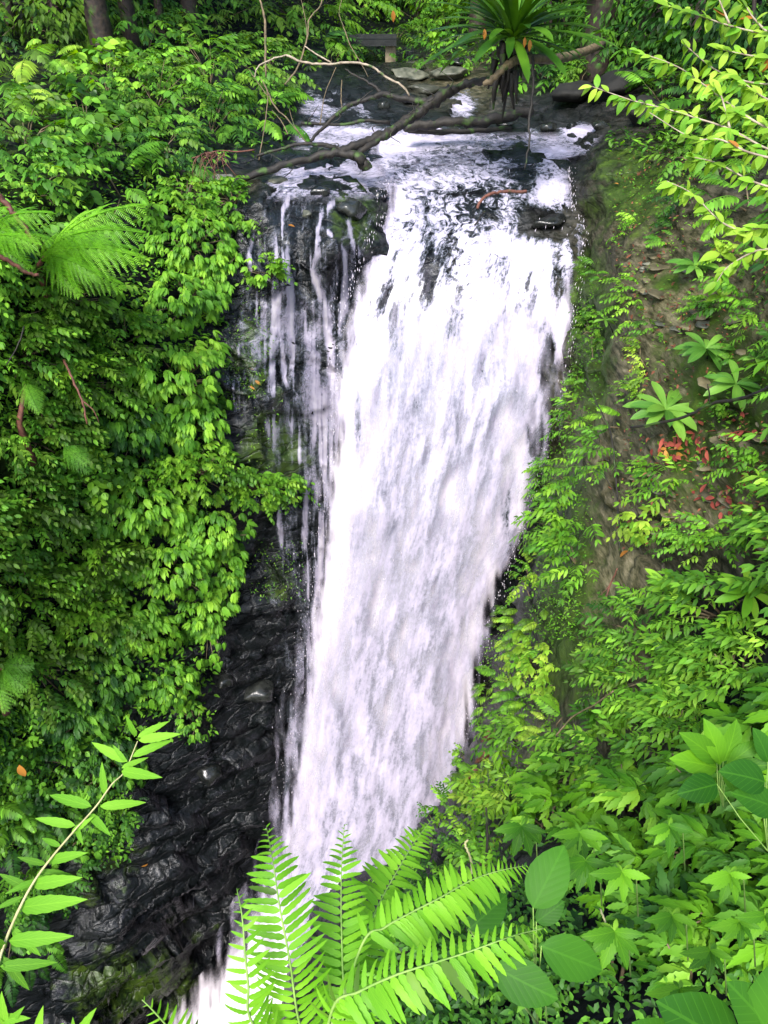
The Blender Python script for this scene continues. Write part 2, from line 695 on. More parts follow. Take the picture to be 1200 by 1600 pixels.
# ------------------------------------------------------------------ terrain
# (photo x, photo y, camera depth in metres) of points of the ground
CTRL = [
    # rock behind the main fall
    (600, 215, 13.4), (750, 215, 13.4), (890, 215, 12.9), (620, 260, 12.1), (760, 260, 12.0), (880, 265, 11.6),
    (610, 330, 10.95), (740, 330, 10.95), (880, 330, 10.8), (560, 450, 10.5), (720, 450, 10.5), (880, 450, 10.5),
    (545, 620, 10.7), (700, 620, 10.7), (865, 620, 10.6), (530, 800, 11.2), (660, 800, 11.3), (810, 800, 11.1),
    (510, 1000, 12.1), (620, 1000, 12.2), (735, 1000, 12.0), (490, 1200, 13.1), (580, 1200, 13.2), (700, 1200, 13.0),
    (470, 1350, 13.8), (600, 1350, 13.9), (450, 1480, 14.4), (400, 1440, 14.4), (480, 1400, 14.3), (350, 1600, 14.6), (340, 1520, 14.4), (430, 1560, 14.5), (280, 1640, 14.5), (200, 1800, 13.9), (450, 1700, 13.9),
    # rock left of the fall
    (430, 300, 10.3), (520, 300, 10.3), (400, 400, 9.9), (480, 400, 9.9), (560, 380, 9.95), (390, 520, 9.9), (460, 600, 10.2),
    (380, 700, 10.1), (440, 800, 10.7), (420, 900, 11.2), (400, 1000, 11.4), (350, 1100, 11.6), (430, 1150, 12.3), (300, 1230, 11.6),
    (420, 1300, 12.8), (250, 1350, 11.6), (320, 1400, 12.6), (180, 1450, 11.4), (230, 1520, 12.6), (120, 1550, 11.6), (100, 1700, 12.6),
    # stream bed upstream
    (480, 250, 11.6), (450, 205, 13.6), (520, 195, 14.0), (620, 190, 14.2), (720, 190, 14.2), (850, 190, 13.8),
    (500, 140, 15.2), (600, 140, 15.6), (720, 145, 15.4), (820, 150, 14.8), (600, 100, 18.5), (700, 100, 18.0), (580, 60, 23.0),
    (680, 60, 22.0), (600, 10, 28.0), (700, 0, 27.0), (600, -80, 29.0), (600, -250, 27.0), (600, -420, 24.0),
    # left bank, top to bottom
    (400, 255, 11.4), (340, 290, 10.6), (250, 300, 10.0), (150, 320, 9.0), (0, 330, 7.8), (-200, 330, 6.2), (380, 180, 13.2),
    (250, 180, 12.4), (100, 180, 11.0), (-150, 180, 9.0), (350, 80, 17.0), (200, 60, 16.5), (0, 60, 14.5), (-250, 60, 11.5),
    (350, -50, 21.0), (100, -80, 19.0), (-200, -100, 15.0), (100, -350, 18.0), (-300, -350, 14.0),
    (330, 400, 9.6), (200, 450, 8.9), (50, 450, 8.0), (-200, 450, 6.2), (320, 550, 9.7), (200, 600, 9.0), (50, 620, 8.1), (-200, 620, 6.4),
    (340, 720, 10.0), (200, 760, 9.4), (50, 800, 8.5), (-200, 800, 6.6), (340, 900, 10.5), (200, 950, 9.9), (50, 1000, 9.1), (-200, 1000, 7.0),
    (270, 1080, 10.6), (120, 1130, 10.2), (0, 1200, 9.7), (-200, 1250, 8.0), (100, 1300, 10.8), (0, 1400, 10.6), (-200, 1500, 9.0),
    (0, 1600, 11.8), (-300, 1800, 9.5),
    # right bank: ledge beside the lip, then the slope that comes towards the camera
    (950, 215, 11.6), (1000, 225, 11.0), (930, 300, 10.2), (1000, 320, 9.6), (1100, 330, 8.4), (1200, 330, 7.4), (1400, 330, 5.6),
    (950, 380, 9.3), (1050, 420, 8.2), (1180, 430, 7.0), (1400, 450, 5.0), (940, 480, 8.9), (930, 560, 8.7), (1000, 560, 8.0), (1100, 580, 6.9), (1200, 600, 6.1),
    (1400, 650, 4.6), (918, 680, 8.8), (960, 720, 8.0), (1060, 730, 6.9), (1180, 760, 5.8), (1400, 820, 4.2), (920, 840, 8.2),
    (1030, 880, 6.8), (1180, 900, 5.5), (1400, 1000, 3.9), (830, 930, 9.2), (880, 980, 8.4), (960, 1020, 7.2), (1100, 1080, 5.4), (1300, 1100, 4.2),
    (790, 1060, 9.6), (850, 1110, 8.4), (930, 1150, 6.6), (1050, 1200, 5.0), (1200, 1220, 4.3), (1400, 1250, 3.6), (755, 1170, 10.0), (780, 1230, 8.4),
    (860, 1260, 6.0), (720, 1290, 9.6), (720, 1330, 7.0), (800, 1340, 5.4), (950, 1330, 4.6), (1100, 1350, 3.9), (1300, 1380, 3.4),
    (640, 1360, 12.5), (650, 1400, 7.0), (720, 1430, 4.8), (850, 1450, 4.2), (1000, 1480, 3.7), (1200, 1500, 3.2), (560, 1470, 8.5), (620, 1520, 4.6), (480, 1600, 9.0),
    (900, 300, 11.2), (922, 350, 10.9), (925, 420, 10.6), (916, 500, 10.5), (905, 600, 10.7), (874, 700, 11.0), (848, 800, 11.4), (818, 880, 11.7), (792, 960, 12.0), (764, 1060, 12.5), (744, 1150, 12.9), (724, 1250, 13.2),
    (952, 430, 9.1), (948, 520, 8.8), (930, 620, 8.8), (900, 720, 8.9), (878, 800, 8.9), (852, 880, 9.1),
    (540, 1640, 4.4), (700, 1600, 3.8), (900, 1620, 3.3), (1150, 1650, 2.9), (1400, 1650, 2.7), (450, 1800, 4.6), (700, 1800, 3.2), (1000, 1850, 2.8), (1400, 1900, 2.4),
    # far right and behind
    (900, 150, 14.5), (960, 130, 14.0), (1000, 60, 14.0), (1100, 150, 11.0), (1200, 180, 9.2), (1400, 180, 7.5), (850, 60, 19.0), (950, 0, 18.0),
    (1150, 0, 13.5), (1400, 0, 10.0), (850, -100, 22.0), (1100, -150, 16.0), (1400, -200, 12.0), (900, -400, 20.0), (1400, -420, 12.0), (2400, -400, 9.0), (2400, 400, 3.2), (2400, 1100, 2.6), (2400, 1900, 2.2), (1800, 1900, 2.2), (1000, 2050, 2.5), (-1000, 400, 4.6), (-1000, 1200, 5.2), (-1000, -400, 10.0), (-900, 1900, 7.5),
]
C = np.array(CTRL, float)
# work in log depth so near and far parts bend alike
cx = C[:, :2] / 1000.0
K = np.linalg.norm(cx[:, None] - cx[None], axis=2)
n_ = len(C)
A = np.zeros((n_ + 3, n_ + 3))
A[:n_, :n_] = K - 1e-3 * np.eye(n_) * 0
A[:n_, n_] = 1
A[:n_, n_ + 1:] = cx
A[n_, :n_] = 1
A[n_ + 1:, :n_] = cx.T
rhs = np.concatenate([np.log(C[:, 2]), [0, 0, 0]])
sol = np.linalg.solve(A, rhs)


def base_depth(px, py):
    q = np.stack([np.ravel(px), np.ravel(py)], -1) / 1000.0
    r = np.linalg.norm(q[:, None] - cx[None], axis=2)
    v = r @ sol[:n_] + sol[n_] + q @ sol[n_ + 1:]
    return np.exp(np.clip(v, math.log(1.8), math.log(34))).reshape(np.shape(px))


GX = np.concatenate([np.arange(-1012, -20, 16), np.arange(-20, 1220, 5), np.arange(1220, 2420, 16)]).astype(float)
GY = np.concatenate([np.arange(-440, -20, 16), np.arange(-20, 1620, 5), np.arange(1620, 2060, 16)]).astype(float)
PX, PY = np.meshgrid(GX, GY)
D0 = np.empty_like(PX)
for j in range(0, len(GY), 40):
    D0[j:j + 40] = base_depth(PX[j:j + 40], PY[j:j + 40])
D0 = D0 - .38 * np.exp(-((PX - 515) / 42) ** 2 - ((PY - 385) / 60) ** 2) - .3 * np.exp(-((PX - 585) / 20) ** 2 - ((PY - 315) / 26) ** 2) - .25 * np.exp(-((PX - 430) / 30) ** 2 - ((PY - 430) / 60) ** 2) - .3 * np.exp(-((PX - 400) / 34) ** 2 - ((PY - 610) / 70) ** 2) + .25 * np.exp(-((PX - 470) / 12) ** 2 - ((PY - 420) / 90) ** 2)
# soften the control creases a little
for _ in range(6):
    Dp = np.pad(D0, 1, mode='edge')
    D0 = (Dp[1:-1, 1:-1] * 2 + Dp[:-2, 1:-1] + Dp[2:, 1:-1] + Dp[1:-1, :-2] + Dp[1:-1, 2:]) / 6
POS = W3(PX, PY, D0)


def normals(P):
    du = np.gradient(P, axis=1)
    dv = np.gradient(P, axis=0)
    nn = np.cross(dv, du)
    nn /= np.linalg.norm(nn, axis=2, keepdims=True) + 1e-9
    s = np.sign(-(nn * P).sum(2, keepdims=True))
    return nn * np.where(s == 0, 1, s)


NRM = normals(POS)
# rock weights, in photo coordinates of where each rock lies
wet_m = np.clip(blobs(PX, PY, [(430, 500, 130, 330, 1.3), (400, 1000, 130, 200, 1.3), (300, 1350, 230, 260, 1.5), (700, 700, 190, 700, 1.3), (520, 260, 130, 70, 1.3),
                               (720, 250, 260, 60, 1.3), (970, 270, 90, 80, .8), (200, 1550, 250, 120, 1.2), (620, 110, 160, 70, 1.0), (780, 1050, 60, 250, 1)]), 0, 1)
tan_m = np.clip(blobs(PX, PY, [(1060, 560, 150, 260, 1.2), (1160, 460, 140, 120, 1.2), (930, 680, 60, 150, 1.1), (960, 960, 75, 230, 1.3), (1090, 760, 130, 120, 1.1),
                               (1000, 360, 90, 80, .55), (340, 300, 60, 30, .5), (860, 1160, 90, 120, .7), (720, 130, 80, 40, .7)]), 0, 1)
moss_m = np.clip(blobs(PX, PY, [(400, 560, 70, 110, .75), (430, 700, 90, 90, .8), (560, 340, 70, 90, .7), (990, 300, 100, 110, .85), (925, 520, 45, 200, .97), (885, 900, 60, 280, .97), (1060, 700, 50, 60, .8), (1040, 440, 60, 40, .75),
                                (200, 1530, 160, 80, .8), (150, 1350, 120, 100, .6), (300, 1450, 80, 50, .5), (1120, 620, 160, 260, .74), (960, 1000, 100, 260, .55), (430, 900, 60, 60, .6)]), 0, 1)
bank = np.clip(smooth(420, 300, PX) * smooth(950, 1250, 2200 - PY) * 0 + blobs(PX, PY, [(0, 500, 330, 900, 1.2), (200, 100, 260, 200, 1.2), (1150, 1350, 420, 300, 1.2), (1150, 80, 260, 150, 1.2), (700, -100, 900, 130, 1.2), (1900, 700, 520, 1300, 1.2), (-700, 700, 520, 1200, 1.2)]), 0, 1)
moss_m = np.maximum(moss_m, bank * .55 * (1 - wet_m))
rockw = np.clip(np.maximum(wet_m, tan_m), 0, 1)
# blocky bedding: cells stretched along the beds give flat, stepped faces
Q = POS.copy()
ca, sa = math.cos(.42), math.sin(.42)
bx_ = (Q[..., 0] * ca - Q[..., 2] * sa)
bz_ = (Q[..., 0] * sa + Q[..., 2] * ca)
warp = fbm(Q.reshape(-1, 3) * .9, 3).reshape(PX.shape) - .5
AN = np.stack([bx_ / .75 + warp, Q[..., 1] / .6, bz_ / .30 + warp * 1.5], -1).reshape(-1, 3)


def cells(pts, seed, cnt):
    lo, hi = pts.min(0), pts.max(0)
    r = np.random.default_rng(seed)
    # seeds near the surface: a subsample, jittered
    idx = r.integers(0, len(pts), cnt)
    sd_ = pts[idx] + r.normal(0, .35, (cnt, 3))
    kd = kdtree.KDTree(cnt)
    for i, p in enumerate(sd_):
        kd.insert(p, i)
    kd.balance()
    nid = np.empty(len(pts), int)
    for i, p in enumerate(pts):
        nid[i] = kd.find(p)[1]
    hgt = r.uniform(-1, 1, cnt)
    tilt = r.normal(0, .55, (cnt, 3))
    return hgt[nid] + ((pts - sd_[nid]) * tilt[nid]).sum(1)


sel = (rockw > .05).ravel() & (PX > -60).ravel() & (PX < 1260).ravel() & (PY > -40).ravel() & (PY < 1660).ravel()
dsp = np.zeros(PX.size)
dsp[sel] = cells(AN[sel] * .5, 3, 750) * (.15 + .05 * smooth(900, 1150, PY.ravel()[sel]))
bed = bz_.ravel()[sel] / .42 + warp.ravel()[sel] * 2.2 + .35 * np.sin(bx_.ravel()[sel] * 1.7)
saw = bed - np.floor(bed)
low_ = smooth(820, 1150, PY.ravel()[sel])
dsp[sel] += (.05 + .02 * low_) * (smooth(0, .8, saw) - smooth(.86, 1, saw) - .4)
small = np.zeros(PX.size)
small[sel] = cells(AN[sel] * 1.8, 4, 4500) * .016
dsp = (dsp + small).reshape(PX.shape)
under_fall = np.clip(blobs(PX, PY, [(700, 700, 150, 600, 1)]), 0, 1)
dsp *= rockw * (1 - .6 * under_fall) * (1 - .62 * tan_m) * (1 - .5 * blobs(PX, PY, [(990, 290, 90, 110, 1)]))
dsp += (fbm(Q.reshape(-1, 3) * .8, 5).reshape(PX.shape) - .5) * .45 * (1 - .5 * rockw)
dsp += (fbm(Q.reshape(-1, 3) * 4.0 + 9, 4).reshape(PX.shape) - .5) * (.10 - .06 * rockw)
dsp *= smooth(0, 6, D0)
# keep the chute under the water low
dsp = np.where(under_fall > .5, np.minimum(dsp, .05), dsp)
POS = POS + NRM * dsp[..., None]
NRM = normals(POS)


def split_terrain():
    H, Wn = PX.shape
    idx = np.arange(H * Wn).reshape(H, Wn)
    F = np.stack([idx[:-1, :-1], idx[1:, :-1], idx[1:, 1:], idx[:-1, 1:]], -1)
    cxp = (PX[:-1, :-1] + PX[1:, 1:]) / 2
    cyp = (PY[:-1, :-1] + PY[1:, 1:]) / 2
    reg = np.zeros(cxp.shape, int)                      # 0 left bank
    edge_r = np.interp(cyp, [150, 350, 600, 900, 1290, 1400, 1500, 1650], [960, 915, 890, 815, 705, 600, 560, 470])
    edge_l = np.interp(cyp, [150, 300, 420, 700, 950, 1100, 1250, 1600], [430, 400, 370, 350, 370, 300, 180, 60])
    reg[(cxp > edge_l) & (cxp <= edge_r)] = 1
    reg[cxp > edge_r] = 2
    reg[(cyp > 1230) & (cxp > edge_r)] = 3
    reg[cyp < 215] = 4
    names = ['left_bank_ground', 'rock_face', 'rock_slope', 'foreground_ground', 'stream_bed']
    labs = ['dark soil and moss of the steep bank under the left shrubs', 'black wet layered rock face beside and behind the waterfall',
            'brown mossy rock slope to the side of the fall', 'shaded earth under the bushes in front', 'rocky forest floor and stream bed above the fall']
    for k in range(5):
        f = F[reg == k]
        used = np.unique(f)
        mp = np.full(H * Wn, -1)
        mp[used] = np.arange(len(used))
        at_ = {a: v.ravel()[used] for a, v in (('wet', wet_m), ('tan', tan_m), ('moss', moss_m))}
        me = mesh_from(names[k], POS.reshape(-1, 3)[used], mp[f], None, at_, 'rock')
        tag(link(names[k], me), kind='structure')


split_terrain()


def gidx(px, py):
    i = np.interp(px, GX, np.arange(len(GX)))
    j = np.interp(py, GY, np.arange(len(GY)))
    return i, j


def bil(G, px, py):
    i, j = gidx(px, py)
    i0 = np.clip(np.floor(i).astype(int), 0, len(GX) - 2)
    j0 = np.clip(np.floor(j).astype(int), 0, len(GY) - 2)
    fi, fj = (i - i0), (j - j0)
    fi, fj = fi[..., None], fj[..., None]
    return (G[j0, i0] * (1 - fi) + G[j0, i0 + 1] * fi) * (1 - fj) + (G[j0 + 1, i0] * (1 - fi) + G[j0 + 1, i0 + 1] * fi) * fj


D0g = D0[..., None]


def surf(px, py):
    px, py = np.atleast_1d(np.asarray(px, float)), np.atleast_1d(np.asarray(py, float))
    return bil(POS, px, py), bil(NRM, px, py)


def gdepth(px, py):
    return float(bil(D0g, np.atleast_1d(float(px)), np.atleast_1d(float(py)))[0, 0])


# ------------------------------------------------------------------ water
yL = [205, 240, 285, 340, 400, 470, 560, 700, 800, 900, 1000, 1100, 1200, 1290, 1380, 1440, 1500, 1560, 1620, 1700, 1800]
xL = [585, 575, 606, 598, 566, 541, 526, 520, 508, 493, 487, 472, 455, 446, 425, 380, 332, 280, 235, 180, 110]
yR = [205, 240, 262, 300, 335, 350, 400, 500, 600, 700, 800, 870, 950, 1050, 1150, 1250, 1300, 1400, 1500, 1600, 1700, 1800]
xR = [935, 915, 893, 897, 898, 918, 913, 898, 886, 853, 824, 803, 773, 748, 728, 708, 695, 650, 570, 490, 430, 380]
yD = [205, 230, 260, 300, 340, 385, 450, 620, 800, 1000, 1200, 1350, 1450, 1600, 1800]
dD = [13.3, 12.45, 11.6, 10.95, 10.5, 10.25, 10.15, 10.4, 10.85, 11.7, 12.6, 13.3, 13.55, 13.6, 13.5]


def sheet(name, rows, cols, left, right, depth, dens, turb, contrast, edgef, label, kind='structure', disp=.14, lift=0.0, ragged=0, seedx=0, film=1.0):
    """water sheet between two banks, row by row down the flow"""
    T = np.linspace(0, 1, rows)
    Sx = np.linspace(0, 1, cols)
    y0, y1 = left[0][0], left[0][-1]
    py = y0 + (y1 - y0) * T[:, None] + 0 * Sx[None]
    lx = np.interp(py, left[0], left[1])
    rx = np.interp(py, right[0], right[1])
    if ragged:
        z_ = np.zeros_like(py)
        for sgn, sd_ in ((-1, 0), (1, 50)):
            e = (fbm(np.stack([z_ + sd_ + seedx, py / 70, z_], -1).reshape(-1, 3), 4).reshape(py.shape) - .5) * 2 * ragged * smooth(340, 420, py)
            if sgn < 0:
                shift = e * (1 - Sx[None]) ** 7
            else:
                shift = shift + e * Sx[None] ** 7
    px = lx + (rx - lx) * Sx[None] + (shift if ragged else 0)
    d = depth(px, py)
    P = W3(px, py, d)
    nn = normals(P)
    # metres along and across the flow
    seg = np.linalg.norm(np.diff(P, axis=0), axis=2)
    V_ = np.vstack([np.zeros((1, cols)), np.cumsum(seg, 0)]).mean(1, keepdims=True) + 0 * px
    wd = np.linalg.norm(np.diff(P, axis=1), axis=2)
    U_ = np.hstack([np.zeros((rows, 1)), np.cumsum(wd, 1)])
    U_ = U_ - U_[:, cols // 2:cols // 2 + 1]
    U_ = U_ * .1 + (Sx[None] - .5) * np.ptp(U_, axis=1).mean() * .9 if ragged else U_
    uvw = np.stack([U_ * 4.5, V_ * .24, 0 * U_ + lift * 7], -1).reshape(-1, 3)
    f1 = fbm(uvw * np.array([.6, .8, 1]), 4).reshape(px.shape) - .5
    f2 = fbm(uvw * np.array([2.2, 1.4, 1]) + 31, 4).reshape(px.shape) - .5
    f3 = fbm(np.stack([U_ * 3.2, V_ * 3.2, 0 * U_], -1).reshape(-1, 3), 5).reshape(px.shape) - .5
    tb = turb(px, py)
    h = (f1 * 2.0 + f2 * .12) * (1 - tb) + f3 * 1.2 * tb
    sagg = np.sin(np.pi * np.clip(Sx, 0, 1))[None] ** .6
    P = P + nn * (h * disp + lift * sagg)[..., None]
    ed = edgef(Sx[None] + 0 * py, px, py)
    H, Wn = px.shape
    idx = np.arange(H * Wn).reshape(H, Wn)
    F = np.stack([idx[:-1, :-1], idx[1:, :-1], idx[1:, 1:], idx[:-1, 1:]], -1).reshape(-1, 4)
    me = mesh_from(name, P.reshape(-1, 3), F, np.stack([U_ + lift * 3, V_], -1).reshape(-1, 2),
                   {'dens': dens(px, py), 'turb': tb, 'contrast': contrast(px, py), 'edge': ed * film}, 'water')
    return tag(link(name, me), label, None, None, kind)


def fall_edge(fr):
    def f(s, px, py):
        e = np.minimum(s, 1 - s) / (fr * (1 + 3 * smooth(1380, 1520, py)))
        wob = fbm(np.stack([px / 7, py / 45, 0 * px], -1).reshape(-1, 3), 4).reshape(px.shape)
        top = smooth(203, 225, py)
        return np.clip(smooth(0, 1, e + (wob - .5) * 1.3), 0, 1) * top
    return f


def fdepth(px, py):
    return sum(np.interp(py + o, yD, dD) for o in (-24, -12, 0, 12, 24)) / 5 + .25 * ((px - (np.interp(py, yL, xL) + np.interp(py, yR, xR)) / 2) / 180) ** 2 * .4


def fall_dens(px, py):
    d = np.interp(py, [205, 270, 340, 400, 470, 600, 1000, 1800], [.56, .48, .46, .50, .64, .86, 1.06, 1.10]) + 0 * px
    lo = blobs(px, py, [(672, 430, 14, 70, .26), (860, 350, 45, 26, .55), (700, 400, 12, 50, .2), (600, 470, 20, 40, .12), (857, 585, 12, 60, .75), (836, 680, 14, 50, .8), (880, 700, 12, 80, .4), (790, 850, 14, 90, .35), (755, 1010, 12, 100, .35),
                        (815, 640, 14, 50, .3), (690, 1000, 28, 190, .28), (618, 560, 18, 110, .36), (640, 700, 14, 60, .14), (750, 330, 34, 22, .22), (800, 225, 90, 16, .15),
                        (735, 300, 60, 14, .2), (818, 260, 26, 40, .30), (900, 560, 10, 200, .2), (640, 255, 30, 20, .12), (720, 245, 60, 25, .12), (790, 470, 12, 60, .15), (870, 470, 12, 70, .18),
                        (655, 590, 10, 60, .25), (590, 620, 10, 90, .16), (705, 640, 20, 120, .22), (770, 700, 16, 120, .24), (560, 900, 16, 160, .18), (610, 820, 18, 150, .18), (640, 1150, 22, 120, .2), (540, 1150, 20, 120, .16), (560, 640, 9, 110, .25)])
    hi = blobs(px, py, [(862, 300, 30, 26, .3), (860, 240, 40, 10, .2), (620, 320, 20, 34, .2), (650, 215, 60, 8, .22), (620, 235, 34, 12, .25), (790, 380, 50, 34, .14), (640, 380, 40, 40, .12),
                        (590, 500, 30, 80, .1), (895, 225, 30, 14, .3), (690, 290, 40, 12, .15)])
    return d - lo * 1.45 + hi


def fall_turb(px, py):
    return smooth(470, 300, py + 60 * np.sin(px / 31) + 40 * np.sin(px / 13)) * .9


def fall_con(px, py):
    return np.interp(py, [205, 300, 450, 700, 1000, 1300, 1500], [1.4, 2.3, 3.2, 2.9, 2.3, 1.8, 1.5]) + 0 * px


sheet('waterfall', 430, 130, (yL, xL), (yR, xR), fdepth, fall_dens, fall_turb, fall_con, fall_edge(.07),
      'broad white waterfall pouring down the middle of the rock', disp=.045, ragged=16)
# an outer curtain of spray a little in front, wider than the body lower down
eL = (yL[4:17], [x - o for x, o in zip(xL[4:17], [0, 2, 6, 10, 14, 18, 22, 28, 32, 32, 28, 22, 12])])
eR = (yR[6:19], [x + o for x, o in zip(xR[6:19], [2, 5, 6, 8, 10, 12, 14, 16, 18, 20, 20, 18, 10])])


def spray_dens(px, py):
    return np.interp(py, [400, 600, 900, 1300, 1500], [.40, .44, .42, .5, .5]) + 0 * px


sheet('waterfall_spray', 260, 90, eL, eR, lambda px, py: np.interp(py, yD, dD) - .22, spray_dens, lambda a, b: 0 * a, lambda a, b: 1.3 + 0 * a, lambda s_, px, py: fall_edge(.28)(s_, px, py) * smooth(405, 600, py),
      'thin veil of falling drops in front of the waterfall', kind='stuff', disp=.07, lift=.14, ragged=26, seedx=9)

def droplets():
    g = Geo()
    rd = random.Random(8)
    for i in range(1500):
        py = rd.uniform(260, 1340)
        L_, R_ = np.interp(py, yL, xL), np.interp(py, yR, xR)
        k = rd.random()
        if k < .36:
            px = L_ - abs(rd.gauss(0, 9 + py * .008)) + 6
        elif k < .72:
            px = R_ + abs(rd.gauss(0, 5 + py * .004)) - 6
        else:
            px = rd.uniform(L_, R_)
        d = float(np.interp(py, yD, dD)) - .12 - rd.random() * .4
        p = at(px, py, d)
        r = rd.uniform(.002, .007)
        l = r * rd.uniform(1.5, 6)
        g.add(([(r, 0, 0), (-r * .5, r * .87, 0), (-r * .5, -r * .87, 0), (0, 0, l), (0, 0, -l)], [(0, 1, 3), (1, 2, 3), (2, 0, 3), (1, 0, 4), (2, 1, 4), (0, 2, 4)], [(0, 0)] * 5), Matrix.Translation(p))
    V, F, U = g.out()
    k = np.ones(len(V))
    me = mesh_from('flying_drops', V, F, U, {'dens': k * 1.0, 'turb': k * 0, 'contrast': k * 0, 'edge': k}, 'water')
    tag(link('flying_drops', me), 'flying drops thrown off along both edges of the waterfall', None, None, 'stuff')


droplets()
# veil over the left rock: thin strands
VS = [([(463, 297), (450, 310), (442, 330), (437, 357), (432, 383), (443, 410), (452, 443), (455, 500), (462, 560), (458, 640), (466, 720)], 5, .66),
      ([(436, 360), (446, 385), (450, 415), (446, 450), (430, 490)], 4, .42), ([(432, 383), (425, 420), (428, 470), (436, 530), (450, 600)], 5, .4),
      ([(523, 317), (507, 330), (500, 350), (492, 367), (493, 397), (483, 417), (497, 443), (508, 480), (516, 540), (524, 620), (520, 720), (506, 830), (496, 930)], 5, .66),
      ([(502, 355), (517, 367), (533, 383), (543, 407), (542, 423), (535, 470), (530, 520)], 4, .6), ([(500, 372), (510, 400), (520, 440), (524, 500)], 4, .4),
      ([(545, 347), (550, 367), (560, 397)], 4, .55), ([(495, 400), (478, 440), (480, 500), (492, 560), (490, 640), (500, 720)], 5, .42),
      ([(397, 363), (390, 403), (400, 440), (402, 490)], 5, .42), ([(368, 540), (362, 590), (372, 640)], 6, .5), ([(425, 480), (420, 560), (432, 640), (418, 700)], 8, .42),
      ([(478, 760), (476, 850), (484, 930)], 5, .55), ([(500, 620), (508, 760), (498, 900)], 12, .42), ([(540, 430), (530, 500)], 8, .5), ([(497, 940), (480, 1060), (465, 1180)], 12, .40),
      ([(474, 1100), (462, 1200)], 9, .5), ([(435, 800), (440, 850)], 6, .4), ([(393, 1070), (380, 1120)], 8, .25)]


def veil_dens(px, py):
    w_ = fbm(np.stack([px / 4.5, py / 70, 0 * px], -1).reshape(-1, 3), 4).reshape(px.shape)
    wx = (fbm(np.stack([px / 18, py / 30, 3 + 0 * px], -1).reshape(-1, 3), 3).reshape(px.shape) - .5) * 12
    return .16 + (strands(px + wx, py, VS) * .9 + .10) * smooth(.30, .62, w_) * 1.1 + blobs(px, py, [(450, 510, 60, 70, .24), (500, 600, 40, 160, .22), (500, 290, 70, 16, .2)])


def ground_d(off):
    def f(px, py):
        g = bil(POS, px.ravel(), py.ravel()).reshape(px.shape + (3,))
        dd = g[..., 1] * CP - g[..., 2] * SP
        # smoothed so that water bridges the small steps
        for _ in range(3):
            q = np.pad(dd, 1, mode='edge')
            dd = np.minimum(dd, (q[:-2, 1:-1] + q[2:, 1:-1] + q[1:-1, :-2] + q[1:-1, 2:]) / 4)
        return dd - off
    return f


sheet('water_veil', 300, 110, ([292, 400, 600, 800, 1000, 1230], [420, 378, 345, 395, 430, 430]), ([292, 400, 600, 800, 1000, 1230], [600, 568, 535, 520, 498, 470]),
      ground_d(.05), veil_dens, lambda a, b: .35 + 0 * a, lambda a, b: 1.7 + 0 * a, lambda s, px, py: smooth(0, .06, s) * smooth(292, 305, py) * smooth(1230, 1150, py),
      'thin threads of water running down the black rock beside the main fall', disp=.03, film=.52)


def stream_dens(px, py):
    hi = blobs(px, py, [(500, 168, 50, 28, .5), (570, 168, 28, 24, .45), (722, 165, 22, 20, .75), (705, 175, 12, 14, .5), (560, 205, 34, 8, .3), (520, 225, 50, 14, .15), (690, 205, 14, 7, .5),
                        (620, 215, 30, 8, .2), (560, 270, 60, 24, .16), (500, 265, 60, 20, .14), (900, 205, 26, 12, .6), (860, 235, 30, 8, .5), (795, 215, 30, 6, .3), (930, 205, 12, 8, .4), (480, 150, 30, 16, .3)])
    lo = blobs(px, py, [(600, 165, 16, 26, .5), (860, 205, 20, 10, .4), (760, 205, 40, 10, .2)])
    return .14 + .27 * smooth(185, 205, py) + hi * .6 - lo + blobs(px, py, [(600, 195, 90, 14, .03)])


def stream_d(px, py):
    g = ground_d(0)(px, py)
    return g - .12 - (fbm(np.stack([px / 16, py / 6, 0 * px], -1).reshape(-1, 3), 3).reshape(px.shape) - .5) * .25


sheet('stream', 120, 220, ([112, 150, 200, 240, 300, 318], [478, 462, 458, 450, 400, 400]), ([112, 150, 200, 240, 300, 318], [770, 780, 950, 930, 610, 606]),
      stream_d, stream_dens, lambda a, b: 1 + 0 * a, lambda a, b: 1.0 + 0 * a,
      lambda s, px, py: np.clip(smooth(0, .05, s) * smooth(1, .96, s) * smooth(112, 135, py) * smooth(318, 295, py), 0, 1),
      'foaming stream running over rocks to the lip of the waterfall', disp=.06)

# ------------------------------------------------------------------ leaf templates
def palmate(n, L, Wd, spread, pitch, serr=.2, seg=6, seed=0, droop=.7):
    r = random.Random(seed)
    g = Geo()
    for i in range(n):
        a = (i / (n - 1) - .5) * spread * 2 + r.uniform(-.12, .12)
        sc = (1 - .35 * abs(i / (n - 1) - .5) * 2) * r.uniform(.85, 1.1)
        lf = leaf(L * sc, Wd * sc, seg, .45, .25, droop * r.uniform(.6, 1.3), serr)
        p = pitch + r.uniform(-.2, .2)
        m = Matrix.Rotation(-a, 4, 'Z') @ Matrix.Rotation(-p, 4, 'X')
        g.add(lf, m)
    return g


